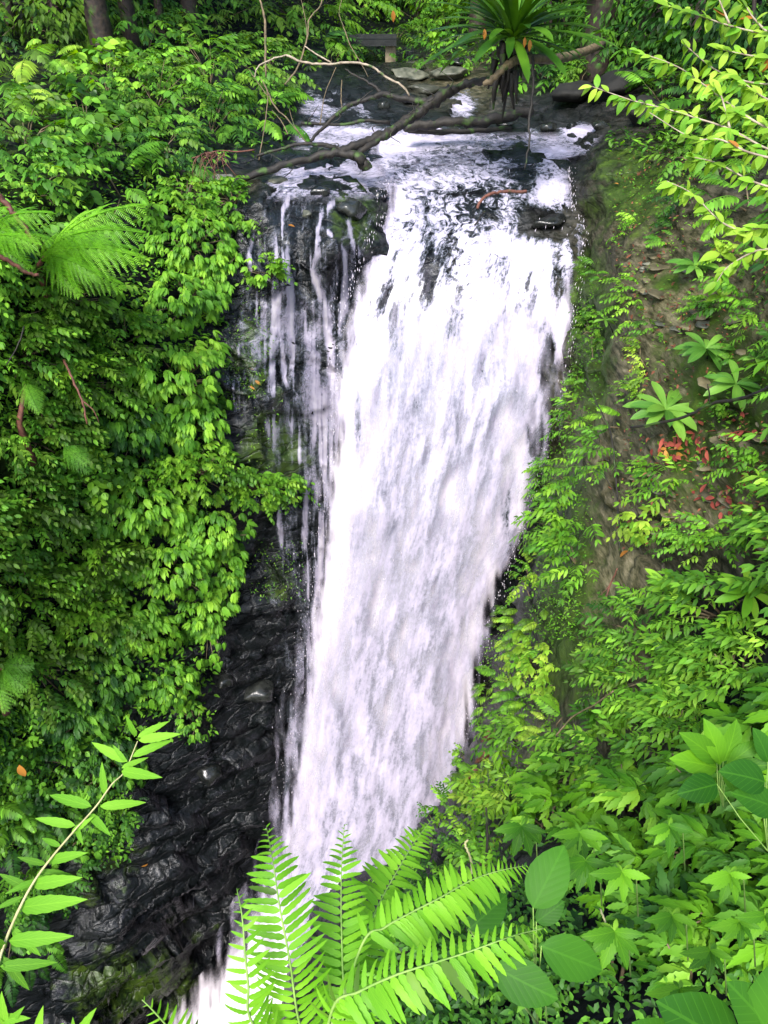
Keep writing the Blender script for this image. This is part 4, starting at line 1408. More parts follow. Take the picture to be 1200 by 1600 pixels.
Nt = 'nettle'
FRONT = [
    (1110, 960, 90, 50, 'herb', [B, Mi], .3, 1, .65, 'dense leafy bush above the broad ribbed leaves'),
    (1020, 1060, 80, 50, 'herb', [B, Mi], .3, 1.1, .62, 'mid-slope bush with dark pointed leaves'),
    (1140, 1060, 90, 55, 'herb', [B, Mi], .3, 1.1, .6, 'mid-slope bush at the side with fine shaggy leaves'),
    (930, 1190, 70, 45, 'herb', [Mi, B], .3, 1.1, .65, 'bush at the head of the thin fallen twig'),
    (1050, 1150, 80, 45, 'herb', [B, B, Mi], .3, 1.1, .55, 'bush with bright tips in the middle of the slope'),
    (1170, 1160, 70, 45, 'nettle', [Nt, B], .25, 1, 1, 'bush with large bright ribbed leaves at the slope side'),
    (770, 1260, 60, 45, 'herb', [B, Ye], .3, 1.1, .62, 'glowing yellow-green bush beside the base of the fall'),
    (850, 1230, 60, 35, 'nettle', [B, Nt], .3, 1, .9, 'soft bright bush behind the slim dark stem'),
    (860, 1300, 80, 42, 'nettle', [B, Nt], .3, 1.1, .85, 'bright whorled bush above the big round leaf'),
    (980, 1270, 75, 45, 'nettle', [Nt, B], .3, 1.1, .8, 'bush with hanging toothed leaves in the centre of the slope'),
    (1100, 1250, 75, 45, 'nettle', [Nt, Mi], .3, 1.1, .75, 'bush with glossy toothed leaves below the ribbed ones'),
    (1190, 1270, 60, 50, 'nettle', [Nt, Mi], .3, 1, .8, 'bush beside the dark gap at the slope side'),
    (700, 1310, 55, 32, 'small', [Mi, B], .3, 1, .6, 'fine-leaved bush between fern and waterfall base'),
    (640, 1390, 60, 40, 'small', [Mi, Dk], .3, 1, .6, 'fine-leaved bush behind the middle fern fronds'),
    (740, 1370, 50, 30, 'small', [Mi, B], .25, 1, .5, 'low bush behind the tip of the upper fern frond'),
    (960, 1370, 75, 40, 'nettle', [Nt, Mi], .25, 1.1, .75, 'bush with jagged leaves beside the big round leaf'),
    (1080, 1350, 75, 45, 'nettle', [Nt, Mi], .25, 1.1, .7, 'bush with small jagged leaves over a dark gap'),
    (1180, 1380, 65, 50, 'nettle', [Nt, Mi], .25, 1.1, .7, 'bush of jagged leaves halfway down the slope side'),
    (1010, 1450, 75, 40, 'nettle', [Nt, Mi, Dk], .2, 1, .65, 'sparse jagged bush over the darkest gap'),
    (1120, 1460, 75, 45, 'nettle', [Nt, Mi], .2, 1.1, .62, 'jagged bush above the large bottom leaves'),
    (1190, 1490, 50, 50, 'nettle', [Nt, Mi], .2, 1, .62, 'lowest jagged bush at the slope side'),
    (960, 1540, 75, 45, 'nettle', [Nt, Dk], .2, .8, .6, 'shaded jagged bush in the bottom gap'),
    (760, 1540, 80, 50, 'small', [Dk, Mi], .2, 1, .5, 'shaded fine-leaved bush beneath the lowest fern frond'),
    (1080, 1550, 70, 40, 'nettle', [Nt, B], .2, 1, .62, 'bright jagged bush between the two large bottom leaves'),
    (640, 1500, 60, 50, 'small', [Dk, Mi], .3, .9, .6, 'dark small-leaved bush under the fern crown'),
    (600, 1580, 80, 40, 'small', [Dk, Mi], .2, .9, .5, 'dark small-leaved bush at the fern base'),
    (1280, 1150, 70, 120, 'nettle', [Nt, Mi], .3, .8, .9, 'bush just beyond the slope side past the ribbed leaves'),
    (1280, 1420, 60, 120, 'nettle', [Nt, Mi], .2, .8, .8, 'bush just beyond the slope side past the jagged bushes'),
    (1270, 900, 70, 100, 'herb', [B, Mi], .3, .8, .7, 'bush just beyond the side of the brown slope'),
    (1330, 620, 80, 120, 'herb', [B, Mi], .3, .8, .8, 'bush past the side of the slope level with the black root'),
    (1330, 380, 80, 90, 'herb', [Dk, Mi], .35, .8, 1, 'bush past the side of the ledge under the leafy branches'),
    (1420, 860, 80, 130, 'herb', [Mi, B], .3, .8, .7, 'second bush past the side of the brown slope'),
    (1420, 1200, 80, 150, 'herb', [Mi, B], .3, .8, .6, 'second bush past the side of the ribbed leaves'),
    (1500, 520, 90, 160, 'herb', [Mi, Dk], .35, .8, .8, 'outermost bush past the upper slope'),
    (1540, 980, 90, 180, 'herb', [Mi, B], .3, .8, .6, 'outermost bush past the lower slope'),
]
for x, y, rx, ry, k, ms, h, dn, sz, lab in FRONT:
    shrub(x, y, rx, ry, k, ms, lab, 'bush', 'bush', FRONTG, h, dn * (1.3 if k == 'nettle' else 1.1), sz * (1.55 if k == 'nettle' else 1.15))


# ------------------------------------------------------------------ single plants with leaves of their own
LEAFCACHE = {}


def leaf_mesh(L, Wd, mat, n=8, peak=.42, fold=.2, droop=.5, serr=.0, wave=0.0, pw=.9):
    k = (round(L, 3), round(Wd, 3), mat, n, peak, fold, droop, serr, wave, pw)
    if k not in LEAFCACHE:
        g = Geo().add(leaf(L, Wd, n, peak, fold, droop, serr, wave, pw))
        LEAFCACHE[k] = g.mesh('leaf', mat)
    return LEAFCACHE[k]


UNIT = {}


def unit_leaf(mat, kind):
    if (mat, kind) not in UNIT:
        a = {'lance': (1, .215, 12, .38, .25, .5, .10, .02, .8), 'ovate': (1, .60, 16, .45, .18, .55, .03, .015, .75), 'strap': (1, .24, 9, .6, .25, .8, 0, 0, .6),
             'oval': (1, .42, 7, .45, .2, .5, 0, 0, .9), 'pinna': (1, .20, 12, .25, .16, .55, .15, .02, .55), 'pinna_b': (1, .19, 12, .22, .22, .85, .2, .03, .5), 'pinna_c': (1, .21, 12, .28, .05, .2, .1, -.03, .6), 'toothed': (1, .36, 14, .42, .22, .8, .2, .01, .85),
             'ribbed': (1, .42, 14, .5, .22, .7, .06, .02, .85), 'nest': (1, .10, 10, .6, .25, .75, .0, .03, .5)}[kind]
        g = Geo().add(leaf(*a))
        UNIT[mat, kind] = g.mesh(kind + '_leaf', mat)
    return UNIT[mat, kind]


def leaf_px(root, base_px, tip_px, d0, d1, mat, kind, face=None, name='leaf', label=None):
    """one leaf from its base to its tip (photo pixels + depths), as a child of root"""
    a, b = at(*base_px, d0), at(*tip_px, d1)
    f = b - a
    up = Vector(face) if face else (Vector((random.uniform(-.25, .25), -.45, .9 + random.uniform(-.2, .2))))
    # a drooping unit leaf ends lower than it starts: aim a little above the tip
    L = f.length * 1.06
    o = link(name, unit_leaf(mat, kind), root, frame(f.normalized() + up.normalized() * .25, up, L, a - root.location))
    if label:
        o['label'] = label
    return o


# tall leaf stalk on the left, close to the camera
dS = 1.55
st_pts = [(-12, 1540), (8, 1472), (35, 1410), (65, 1360), (110, 1305), (150, 1260), (175, 1225), (195, 1205), (215, 1158)]
stalk = thing('leaf_stalk', at(-12, 1540, dS), 'tall arching green stalk with paired pointed leaves rising in front of the left bank', 'plant')
sp_ = spline([at(x, y, dS + .02 * i) for i, (x, y) in enumerate(st_pts)], 4)
link('stem', tube([p - stalk.location for p in sp_], .0032, .0012, 7, jit=.12).mesh('stem', 'stem_buff'), stalk)
LV = [((217, 1157), (279, 1147)), ((215, 1152), (262, 1128)), ((207, 1182), (268, 1157)), ((213, 1150), (197, 1121)), ((199, 1190), (145, 1161)), ((190, 1205), (248, 1214)),
      ((190, 1200), (230, 1184)), ((197, 1190), (177, 1165)), ((165, 1242), (158, 1195)), ((156, 1260), (225, 1254)), ((143, 1260), (80, 1243)), ((118, 1290), (57, 1279)), ((140, 1272), (170, 1303)),
      ((112, 1302), (143, 1278)), ((120, 1290), (128, 1318)), ((78, 1345), (131, 1333)), ((52, 1382), (122, 1372)), ((60, 1362), (125, 1374)), ((72, 1350), (28, 1340)), ((50, 1390), (0, 1366)), ((32, 1418), (126, 1406)),
      ((35, 1402), (-6, 1420)), ((18, 1450), (62, 1492)), ((14, 1470), (110, 1463)), ((5, 1495), (44, 1545)), ((0, 1510), (85, 1504)), ((60, 1375), (10, 1395)), ((10, 1480), (-25, 1460)), ((95, 1322), (66, 1310))]
for i, (a, b) in enumerate(LV):
    t = (1540 - a[1]) / 400
    leaf_px(stalk, a, b, dS + .16 * t, dS + .16 * t + random.uniform(-.05, .03), 'stalk', 'lance')

# broad-leaved sprigs at the bottom left
pl = thing('leafy_sprig', at(0, 1620, 1.7), 'pale leafy shoots poking up in the bottom corner below the tall stalk', 'plant')
link('stem', tube([Vector((0, 0, 0)), at(20, 1600, 1.7) - pl.location, at(60, 1625, 1.7) - pl.location], .004, .002, 5).mesh('stem', 'stem_green'), pl)
for a, b in [((10, 1610), (0, 1560)), ((10, 1605), (30, 1580)), ((60, 1625), (62, 1582)), ((120, 1630), (142, 1582)), ((125, 1630), (110, 1600)), ((14, 1605), (-20, 1585)), ((60, 1625), (90, 1605)), ((0, 1590), (40, 1592))]:
    leaf_px(pl, a, b, 1.7, 1.66, 'stalk', 'lance')

# ---- the big fern in front
fern = thing('sword_fern', at(500, 1690, 1.75), 'big bright green fern with toothed leaflets in front of the base of the fall', 'fern')


def big_frond(pts, ds, wl, wr, npair, tip=.25, N=None, start=.0, pin='pinna', skew=.35, parent=fern, mat='fern'):
    P = spline([at(x, y, d) for (x, y), d in zip(pts, ds)], 8)
    # even spacing
    cum = [0]
    for a, b in zip(P, P[1:]):
        cum.append(cum[-1] + (b - a).length)
    tot = cum[-1]
    fr = link('frond', tube([p - parent.location for p in P], .0036, .0010, 6).mesh('rachis', 'stem_green'), parent)
    for i in range(npair):
        t = start + (1 - start) * (i + .5) / npair
        s = t * tot
        k = max(1, next((j for j in range(len(cum)) if cum[j] >= s), len(cum) - 1))
        q = (s - cum[k - 1]) / max(cum[k] - cum[k - 1], 1e-6)
        p = P[k - 1].lerp(P[k], q)
        T = (P[k] - P[k - 1]).normalized()
        Nn = Vector(N) if N else (-p.normalized() * .8 + Vector((0, 0, .6)))
        Nn = (Nn - T * Nn.dot(T)).normalized()
        Sd = T.cross(Nn).normalized()
        prof = min(1.0, (1.02 - t) / tip) ** .8 * (.8 + .2 * min(1, t * 4))
        pxm = (p @ Vector((0, CP, -SP))) / FPX        # metres per photo pixel here
        for sg, wpx in ((1, wr), (-1, wl)):
            L = wpx * pxm * prof * random.uniform(.93, 1.07)
            if L < .004:
                continue
            sk = skew + .55 * max(0, t - .7) / .3 + random.uniform(-.06, .06)
            f = (Sd * sg + T * (sk + random.uniform(-.07, .07)) + Nn * random.uniform(-.12, .18)).normalized()
            up = Nn + Sd * sg * .1 + Vector((random.uniform(-.22, .22), random.uniform(-.22, .22), random.uniform(-.1, .2)))
            off = T * (tot / npair * .25 * sg)
            m = frame(f, up, 1.0, p + off - parent.location)
            wid = min(1.15, max(.75, (tot / npair) * .85 / (L * .2))) if L > .03 else 1
            m = m @ Matrix.Diagonal((L * wid, L, L, 1))
            link('pinna', unit_leaf('olive' if random.random() < .03 else mat, random.choice((pin, 'pinna_b', 'pinna_c'))), fr, m)
    return fr


big_frond([(497, 1680), (468, 1600), (453, 1503), (437, 1417), (427, 1350), (416, 1290)], [1.75, 1.72, 1.70, 1.72, 1.78, 1.88], 68, 66, 34, .38)
big_frond([(470, 1700), (395, 1600), (388, 1540), (383, 1490), (378, 1430), (370, 1388)], [1.72, 1.62, 1.60, 1.60, 1.62, 1.68], 40, 48, 24, .4)
big_frond([(520, 1670), (537, 1580), (535, 1507), (533, 1417), (534, 1350), (538, 1288)], [1.75, 1.80, 1.84, 1.90, 1.98, 2.08], 56, 50, 30, .45)
big_frond([(495, 1690), (533, 1550), (563, 1480), (590, 1417), (617, 1367), (647, 1317), (678, 1276)], [1.75, 1.82, 1.95, 2.05, 2.15, 2.25, 2.38], 62, 56, 34, .45, start=.25)
big_frond([(500, 1690), (563, 1482), (600, 1450), (640, 1427), (687, 1403), (733, 1377), (775, 1362), (822, 1352)], [1.75, 1.78, 1.80, 1.82, 1.85, 1.9, 1.95, 2.02], 40, 60, 32, .3, start=.40)
big_frond([(500, 1690), (520, 1575), (560, 1550), (620, 1523), (683, 1503), (733, 1487), (800, 1463), (850, 1450)], [1.75, 1.62, 1.60, 1.58, 1.58, 1.60, 1.62, 1.68], 42, 72, 32, .3, start=.28)
big_frond([(310, 1700), (285, 1640), (262, 1605), (240, 1580), (222, 1562)], [1.7, 1.66, 1.64, 1.62, 1.62], 40, 44, 13, .5)
big_frond([(440, 1690), (425, 1640), (418, 1600), (410, 1560)], [1.8, 1.85, 1.9, 1.95], 40, 60, 12, .6)

# ---- big ovate leaves on the near slope, each plant with its own
def leafy(name, label, rootpx, d, leaves, mat, kind, stem='stem_green', group=None, cat='plant', r=.003, petiole=True):
    o = thing(name, at(*rootpx, d), label, cat, group)
    g = Geo()
    for a, b, da, db in leaves:
        A_ = at(*a, da) - o.location
        if petiole:
            tube([Vector((0, 0, 0)), A_ * .5 + Vector((0, .01, -.02)), A_], r, r * .6, 5, g)
    if g.n:
        link('stem', g.mesh('stem', stem), o)
    for a, b, da, db in leaves:
        leaf_px(o, a, b, da, db, mat, kind)
    return o


leafy('broad_leaf_plant', 'plant with five broad ribbed oval leaves between the fern fronds and the jagged bushes', (840, 1600), 2.5,
      [((833, 1418), (880, 1325), 2.15, 2.2), ((733, 1452), (790, 1400), 2.2, 2.25), ((846, 1478), (938, 1515), 2.1, 2.1), ((772, 1510), (868, 1560), 2.15, 2.1), ((838, 1440), (880, 1410), 2.2, 2.2), ((760, 1480), (708, 1500), 2.2, 2.25)], 'big', 'ovate')
leafy('broad_leaf_plant', 'very large puckered leaf and its neighbours at the very bottom corner', (1150, 1680), 1.9,
      [((1205, 1612), (1150, 1545), 1.75, 1.7), ((1150, 1640), (1040, 1572), 1.8, 1.75), ((1190, 1640), (1215, 1520), 1.75, 1.7), ((1060, 1650), (1000, 1605), 1.85, 1.8)], 'big', 'ovate')
leafy('broad_leaf_plant', 'pair of wide quilted leaves at the slope side above the jagged bushes', (1200, 1330), 3.1,
      [((1195, 1222), (1130, 1205), 3.0, 2.95), ((1210, 1262), (1150, 1240), 3.0, 2.95), ((1120, 1225), (1062, 1240), 3.1, 3.05), ((1200, 1190), (1180, 1140), 3.1, 3.1)], 'big', 'ovate')
leafy('ribbed_leaf_plant', 'cluster of big spear-shaped ribbed leaves above the quilted pair', (1130, 1260), 3.4,
      [((1120, 1190), (1080, 1150), 3.2, 3.1), ((1125, 1195), (1110, 1130), 3.2, 3.15), ((1130, 1190), (1155, 1128), 3.2, 3.2), ((1135, 1195), (1185, 1160), 3.2, 3.15), ((1120, 1200), (1060, 1185), 3.2, 3.1), ((1130, 1205), (1150, 1235), 3.2, 3.1), ((1140, 1200), (1200, 1195), 3.2, 3.1)], 'nettle', 'ribbed')

# hanging whorls of toothed leaves, nearest ones leaf by leaf
WH = [((960, 1455), 54, 2.15, 6, 'whorl of toothed leaves on a bare looping stalk, the largest such whorl'), ((972, 1362), 42, 2.4, 5, 'whorl of glossy toothed leaves above the largest whorl'),
      ((1050, 1430), 40, 2.5, 5, 'drooping toothed whorl over the dark gap'), ((1140, 1365), 38, 2.5, 6, 'whorl of narrow toothed leaves beside the slope edge bushes'),
      ((1062, 1545), 42, 2.1, 5, 'toothed whorl just above the large puckered leaf'), ((1045, 1290), 38, 2.7, 5, 'toothed whorl with a hanging yellow-green leaf'),
      ((915, 1345), 44, 2.5, 6, 'toothed whorl touching the big round leaf'), ((1155, 1440), 36, 2.4, 5, 'small toothed whorl among the side bushes'), ((1195, 1430), 34, 2.4, 4, 'half-hidden toothed whorl at the very side'),
      ((1110, 1485), 38, 2.3, 5, 'toothed whorl on a pale upright stem'), ((905, 1300), 44, 2.8, 6, 'bright toothed whorl high in the front bush'), ((815, 1290), 44, 3.0, 6, 'bright toothed whorl beside the slim dark stem'),
      ((830, 1545), 38, 2.3, 4, 'shadowed toothed whorl behind the lowest oval leaf')]
for (x, y), Lp, d, n, lab in WH:
    o = thing('toothed_whorl', at(x + 25, y + 70, d + .25), lab, 'plant', 'toothed leaf whorls in the front bushes')
    link('stem', tube([Vector((0, 0, 0)), (at(x + 22, y + 10, d + .12) - o.location), at(x, y, d) - o.location], .003, .0018, 5).mesh('stem', 'stem_green'), o)
    for i in range(n):
        a = math.pi * (.05 + .9 * i / (n - 1)) + random.uniform(-.12, .12)
        l = Lp * random.uniform(.85, 1.12) * (1.15 if .3 < i / (n - 1) < .7 else .9)
        leaf_px(o, (x, y), (x + l * math.cos(a), y + l * math.sin(a) * .95 + 4), d, d - .05, 'nettle', 'toothed', face=(.5 * math.cos(a), -.6, .75))
    for i in range(2):
        a = -math.pi * random.uniform(.2, .8)
        leaf_px(o, (x, y), (x + Lp * .55 * math.cos(a), y + Lp * .4 * math.sin(a)), d, d + .03, 'bright', 'toothed')

# strap-leaved rosettes on the brown rock slope
RO = [((1103, 545), 48, 12, 'strap rosette highest on the brown slope above the long black root'), ((1040, 640), 62, 14, 'widest strap rosette, its leaves just above the red dead leaves'),
      ((1085, 415), 44, 9, 'strap rosette on the ledge beneath the yellow-green branch'), ((1150, 600), 52, 9, 'strap rosette at the end of the long black root'),
      ((1045, 920), 42, 10, 'fresh whorled rosette standing above the dark thicket'), ((960, 1035), 32, 7, 'small pale rosette beside the tan streak foot'),
      ((1170, 925), 60, 9, 'rosette with long pale leaves at the side below the brown slope'), ((1040, 1090), 46, 7, 'rosette with one long pale folded leaf in the mid slope'),
      ((935, 1140), 26, 6, 'little rosette on the fallen twig'), ((1180, 560), 30, 6, 'small rosette at the very side of the slope'), ((945, 500), 22, 5, 'small rosette clinging to the rock corner')]
for (x, y), Lp, n, lab in RO:
    d = gdepth(x, y) - .25
    P, Nn = surf(x + 4, y + 18)
    o = thing('strap_leaf_rosette', Vector(P[0]), lab, 'plant', 'rosette plants of the right-hand slope')
    c = at(x, y, d)
    link('stem', tube([Vector((0, 0, 0)), (c - o.location) * .6 + Vector((.02, 0, 0)), c - o.location], .008, .005, 6).mesh('stem', 'bark_dark'), o)
    Lm = Lp * d / FPX
    mat = 'strap' if y < 900 else 'bright'
    n = int(n * 1.5)
    for i in range(n):
        a = i * 2.399 + random.uniform(-.25, .25)
        el = .7 - .75 * (1 - i / n) + random.uniform(-.1, .1)
        f = Vector((math.cos(a) * math.cos(el), math.sin(a) * math.cos(el) * .9 - .15, math.sin(el)))
        link('leaf', unit_leaf(mat, 'strap'), o, frame(f, (f.x * -.1, -.5, 1), Lm * random.uniform(.75, 1.15), c - o.location))

# round sprouts seen against the dark thickets
for (x, y, Lp, lab) in [(955, 1030, 26, 'pale sprout with two rounded leaves beside the fallen twig'), (930, 1145, 20, 'tiny sprout with rounded leaves below the fallen twig'), (870, 1255, 34, 'bright unfurling sprout pushing up above the front bush'),
                        (1125, 395, 34, 'yellow-green twin leaves on the ledge under the branch'), (1125, 462, 24, 'single heart-shaped yellow leaf hanging over brown litter')]:
    d = gdepth(x, y) - .2
    o = thing('sprout', at(x + 6, y + 30, d + .15), lab, 'plant')
    c = at(x, y, d)
    link('stem', tube([Vector((0, 0, 0)), c - o.location], .004, .003, 5).mesh('stem', 'stem_green'), o)
    for a in (-.6, .5, 1.8, 3.6):
        leaf_px(o, (x, y), (x + Lp * math.cos(a), y - Lp * math.sin(a) * .8), d, d - .03, 'yellow' if y < 500 else 'bright', 'oval')

# tree fern on the left bank
for (x0, y0), fr, lab in [((-30, 400), [((-20, 372), (85, 362)), ((-20, 380), (60, 410)), ((-30, 370), (20, 345))], 'tree fern fronds entering at the side of the left bank'),
                          ((60, 415), [((70, 400), (232, 392)), ((75, 410), (165, 345)), ((70, 405), (150, 455)), ((65, 408), (212, 440)), ((65, 405), (120, 375)), ((75, 405), (240, 360))], 'bright yellow-green tree fern spreading over the left bank'),
                          ((-10, 1070), [((5, 1040), (40, 1090)), ((5, 1045), (10, 1120)), ((0, 1040), (50, 1060))], 'small bright fern at the side of the lower left bank'),
                          ((30, 660), [((40, 600), (58, 650)), ((100, 700), (140, 740))], 'thin dark fern fronds in the mid left bank')]:
    d = gdepth(max(x0, 0), y0) - .75
    o = thing('tree_fern', at(x0, y0, d + .3), lab, 'fern')
    for a, b in fr:
        A_, B_ = at(*a, d + .1), at(*b, d - .25)
        f = B_ - A_
        bright = y0 < 500
        m = random.choice(template('tree_fern', 'fern' if bright else 'mid'))
        L = f.length / 1.05
        for q in range(2):
            mm_ = frame(f.normalized() + Vector((random.uniform(-.12, .12), random.uniform(-.1, .1), .22 - .3 * q)), (random.uniform(-.25, .25), -.6, .9), L * (1 - .2 * q), A_ - o.location) @ Matrix.Diagonal((.8, 1, 1, 1))
            link('frond', m, o, mm_)
    link('stem', tube([Vector((0, 0, -.5)), Vector((0, 0, 0)), at(*fr[0][0], d + .1) - o.location], .05, .015, 6).mesh('stem', 'bark_red'), o)

# bird's nest fern hanging above the stream
dN = 10.0
nf = thing('nest_fern', at(795, 100, dN), 'huge strap-leaved nest fern hung on a branch above the stream', 'fern')
g = Geo()
for i in range(44):
    a = random.uniform(0, 6.28)
    r = random.uniform(0, .24)
    p0 = Vector((r * math.cos(a), r * math.sin(a), random.uniform(-.1, .25)))
    p1 = p0 + Vector((random.uniform(-.1, .1), random.uniform(-.1, .1), -random.uniform(.1, .45) * (1.7 if i % 7 == 0 else 1)))
    tube([p0, (p0 + p1) / 2 + Vector((random.uniform(-.04, .04), 0, 0)), p1], .05, .012, 5, g, .3)
link('root_mass', g.mesh('root_mass', 'bark_dark'), nf)
for i in range(74):
    a = i * 2.399
    el = .12 + 1.15 * (i / 74) + random.uniform(-.1, .1)
    f = Vector((math.cos(a) * math.cos(el), math.sin(a) * math.cos(el), math.sin(el)))
    ox, oy = random.uniform(-.08, .08), random.uniform(-.08, .08)
    L = random.uniform(.95, 1.45)
    link('frond', unit_leaf('nest', 'nest'), nf, frame(f, (0, -.1, 1), L, (ox, oy, .28)))

# ------------------------------------------------------------------ wood
def wood(name, label, cat, polys, mat, group=None, n=6, jit=.12, split=None):
    """polys: [(pixel points with depth), r0, r1] ; the first is the stem, others are branches"""
    base = at(*polys[0][0][0])
    o = thing(name, base, label, cat, group)
    for i, (pts, r0, r1) in enumerate(polys):
        P = spline([at(*p) for p in pts], 6)
        P = [p + Vector((random.uniform(-1, 1), random.uniform(-1, 1), random.uniform(-1, 1))) * r0 * .4 for p in P]
        link('branch' if i else 'stem', tube([p - base for p in P], r0, r1, n, jit=jit).mesh('branch', mat), o)
    return o


wood('fallen_tree', 'dark fallen tree slanting across the stream above the lip', 'fallen tree', [
    ([(375, 280, 10.4), (430, 262, 10.5), (490, 246, 10.6), (530, 238, 10.6), (570, 222, 10.7), (600, 210, 10.8), (630, 193, 10.9), (655, 175, 11), (675, 160, 11), (705, 140, 11)], .045, .085),
    ([(530, 238, 10.6), (555, 243, 10.55), (566, 252, 10.6), (574, 262, 10.7)], .05, .09),
    ([(556, 245, 10.6), (585, 222, 10.7), (612, 206, 10.8), (645, 186, 10.9)], .04, .05),
    ([(486, 220, 10.8), (505, 200, 10.9), (522, 183, 10.9), (545, 165, 11), (580, 153, 11), (600, 148, 11), (625, 154, 11), (660, 158, 11), (676, 160, 11)], .02, .055),
    ([(470, 192, 11.5), (530, 195, 11.6), (570, 188, 11.6), (610, 192, 11.6)], .02, .03),
    ([(400, 243, 11), (440, 232, 11), (470, 225, 10.9), (500, 226, 10.9), (535, 233, 10.7)], .02, .03),
    ([(600, 148, 11), (585, 135, 11), (560, 120, 11), (540, 108, 11)], .03, .01),
    ([(690, 150, 11), (720, 135, 11), (750, 128, 10.8), (780, 128, 10.4)], .07, .04),
] + [([(x, y, 10.75), (x + random.uniform(-14, 14), y - random.uniform(6, 16) * q, 10.7), (x + random.uniform(-30, 26), y - random.uniform(14, 34) * q, 10.7)], .010, .004)
     for x, y, q in [(430, 262, 1), (460, 252, -1), (500, 245, 1), (520, 240, 1), (590, 214, 1), (620, 198, -1), (640, 188, 1), (560, 160, 1), (530, 175, -.7), (655, 160, -1), (700, 140, 1), (480, 195, 1), (668, 160, 1), (610, 152, 1)]], 'bark_dark', jit=.2)
wood('fallen_log', 'black mossy log lying level behind the lip of the fall', 'log', [([(632, 198, 12.2), (680, 193, 12.2), (740, 190, 12.2), (790, 183, 12.2), (830, 172, 12.2)], .07, .09), ([(640, 205, 12.4), (720, 205, 12.5), (800, 200, 12.5)], .045, .04)], 'bark_dark', jit=.2)
wood('pale_branch', 'long pale curving branch hanging over the small upper cascade', 'branch', [
    ([(448, 86, 10.5), (473, 97, 10.5), (507, 100, 10.5), (557, 98, 10.5), (583, 105, 10.5), (600, 118, 10.5), (627, 133, 10.5), (640, 150, 10.6)], .017, .014),
    ([(476, 72, 10.5), (495, 85, 10.5), (518, 98, 10.5)], .008, .012), ([(448, 86, 10.5), (425, 92, 10.5), (403, 105, 10.5), (398, 120, 10.5)], .013, .007)], 'bark_pale')
SAP = [
    ([([(405, 250, 11.2), (418, 160, 11.2), (413, 132, 11.2), (405, 120, 11.2)], .012, .008), ([(413, 132, 11.2), (430, 167, 11.1), (450, 187, 11.1), (478, 222, 11)], .016, .014), ([(418, 150, 11.2), (400, 125, 11.2), (390, 110, 11.2)], .01, .005)], 'forked tan sapling beside the small upper cascade'),
    ([([(415, 56, 12.5), (412, 20, 12.5), (403, -10, 12.5)], .03, .022), ([(415, 120, 12.5), (415, 56, 12.5)], .02, .03)], 'pale thin trunk rising out of the top near the olive bush'),
    ([([(445, 132, 12), (465, 105, 12), (480, 60, 12), (483, 30, 12), (500, 10, 12), (505, -20, 12)], .02, .014), ([(480, 60, 12), (478, 35, 12), (470, -5, 12)], .012, .006)], 'crooked sapling behind the pale curving branch'),
    ([([(500, 194, 11), (507, 150, 11), (518, 122, 11), (525, 105, 11)], .010, .007)], 'thin twig standing before the small upper cascade'),
    ([([(535, 175, 11.5), (533, 150, 11.5), (534, 125, 11.5)], .016, .010)], 'short mossy stick standing in the upper cascade'),
    ([([(537, 43, 12), (547, 70, 12), (563, 97, 12), (575, 120, 12)], .012, .008), ([(537, 43, 12), (530, 20, 12), (535, -5, 12)], .010, .007)], 'slender mossy twig crossing the pale branch'),
    ([([(450, 210, 11), (440, 190, 11), (425, 172, 11)], .01, .006), ([(478, 222, 11), (460, 196, 11), (452, 170, 11)], .01, .005)], 'pair of crossed twigs at the stream edge'),
]
for polys, lab in SAP:
    wood('sapling', lab, 'sapling', [(p_, a_ * .75, b_ * .7) for p_, a_, b_ in polys], 'bark_tan', 'bare saplings at the stream edge')
# red dead brush
rb = thing('dead_brush', at(385, 238, 10.2), 'tangle of reddish dead twigs on the bank beside the fallen tree', 'dead branch')
link('stem', tube([p - rb.location for p in spline([at(398, 234, 10.2), at(372, 237, 10.1), at(340, 236, 10.0), at(300, 247, 9.9)], 5)], .012, .007, 5).mesh('stem', 'bark_red'), rb)
for i in range(20):
    x0, y0 = random.uniform(310, 352), random.uniform(236, 242)
    x1, y1 = x0 - random.uniform(5, 50) + (i % 4) * 12, y0 + random.uniform(20, 55)
    dd = random.uniform(9.8, 10.1)
    link('twig', tube([p - rb.location for p in spline([at(x0, y0, dd), at((x0 + x1) / 2 - 6, (y0 + y1) / 2 - 6, dd - .1), at(x1, y1, dd)], 3)], .007, .003, 4).mesh('twig', 'bark_red'), rb)

wood('stick', 'reddish bent stick caught on the lip in the rushing water', 'stick', [([(746, 326, 9.55), (752, 313, 9.55), (765, 304, 9.6), (790, 299, 9.65), (822, 299, 9.7)], .018, .022)], 'bark_red')
wood('stick', 'short dark stick below the bent one in the rushing water', 'stick', [([(742, 352, 9.75), (750, 340, 9.75), (758, 330, 9.8)], .012, .014)], 'bark_dark')
wood('hanging_vine', 'mossy vine hanging from the nest fern down to the water', 'vine', [([(832, 90, 9.6), (833, 130, 9.6), (828, 180, 9.6), (826, 225, 9.6), (820, 265, 9.7)], .022, .010)], 'bark_dark')
wood('curved_branch', 'thick curved brown branch carrying the nest fern', 'branch', [([(756, 132, 9.7), (775, 120, 9.6), (790, 104, 9.6), (806, 94, 9.7), (830, 92, 10.2), (880, 90, 11.0), (940, 70, 12.5)], .035, .075)], 'bark_tan')
wood('thin_sapling', 'thin dark sapling leaning over the rock edge beside the fall', 'sapling', [
    ([(968, 860, 7.3), (966, 800, 7.4), (962, 740, 7.5), (955, 680, 7.6), (940, 645, 7.8), (922, 610, 8.0), (912, 590, 8.1)], .010, .005),
    ([(966, 780, 7.4), (945, 745, 7.5), (930, 735, 7.6)], .005, .003), ([(962, 730, 7.5), (975, 700, 7.4)], .005, .002)], 'bark_dark')
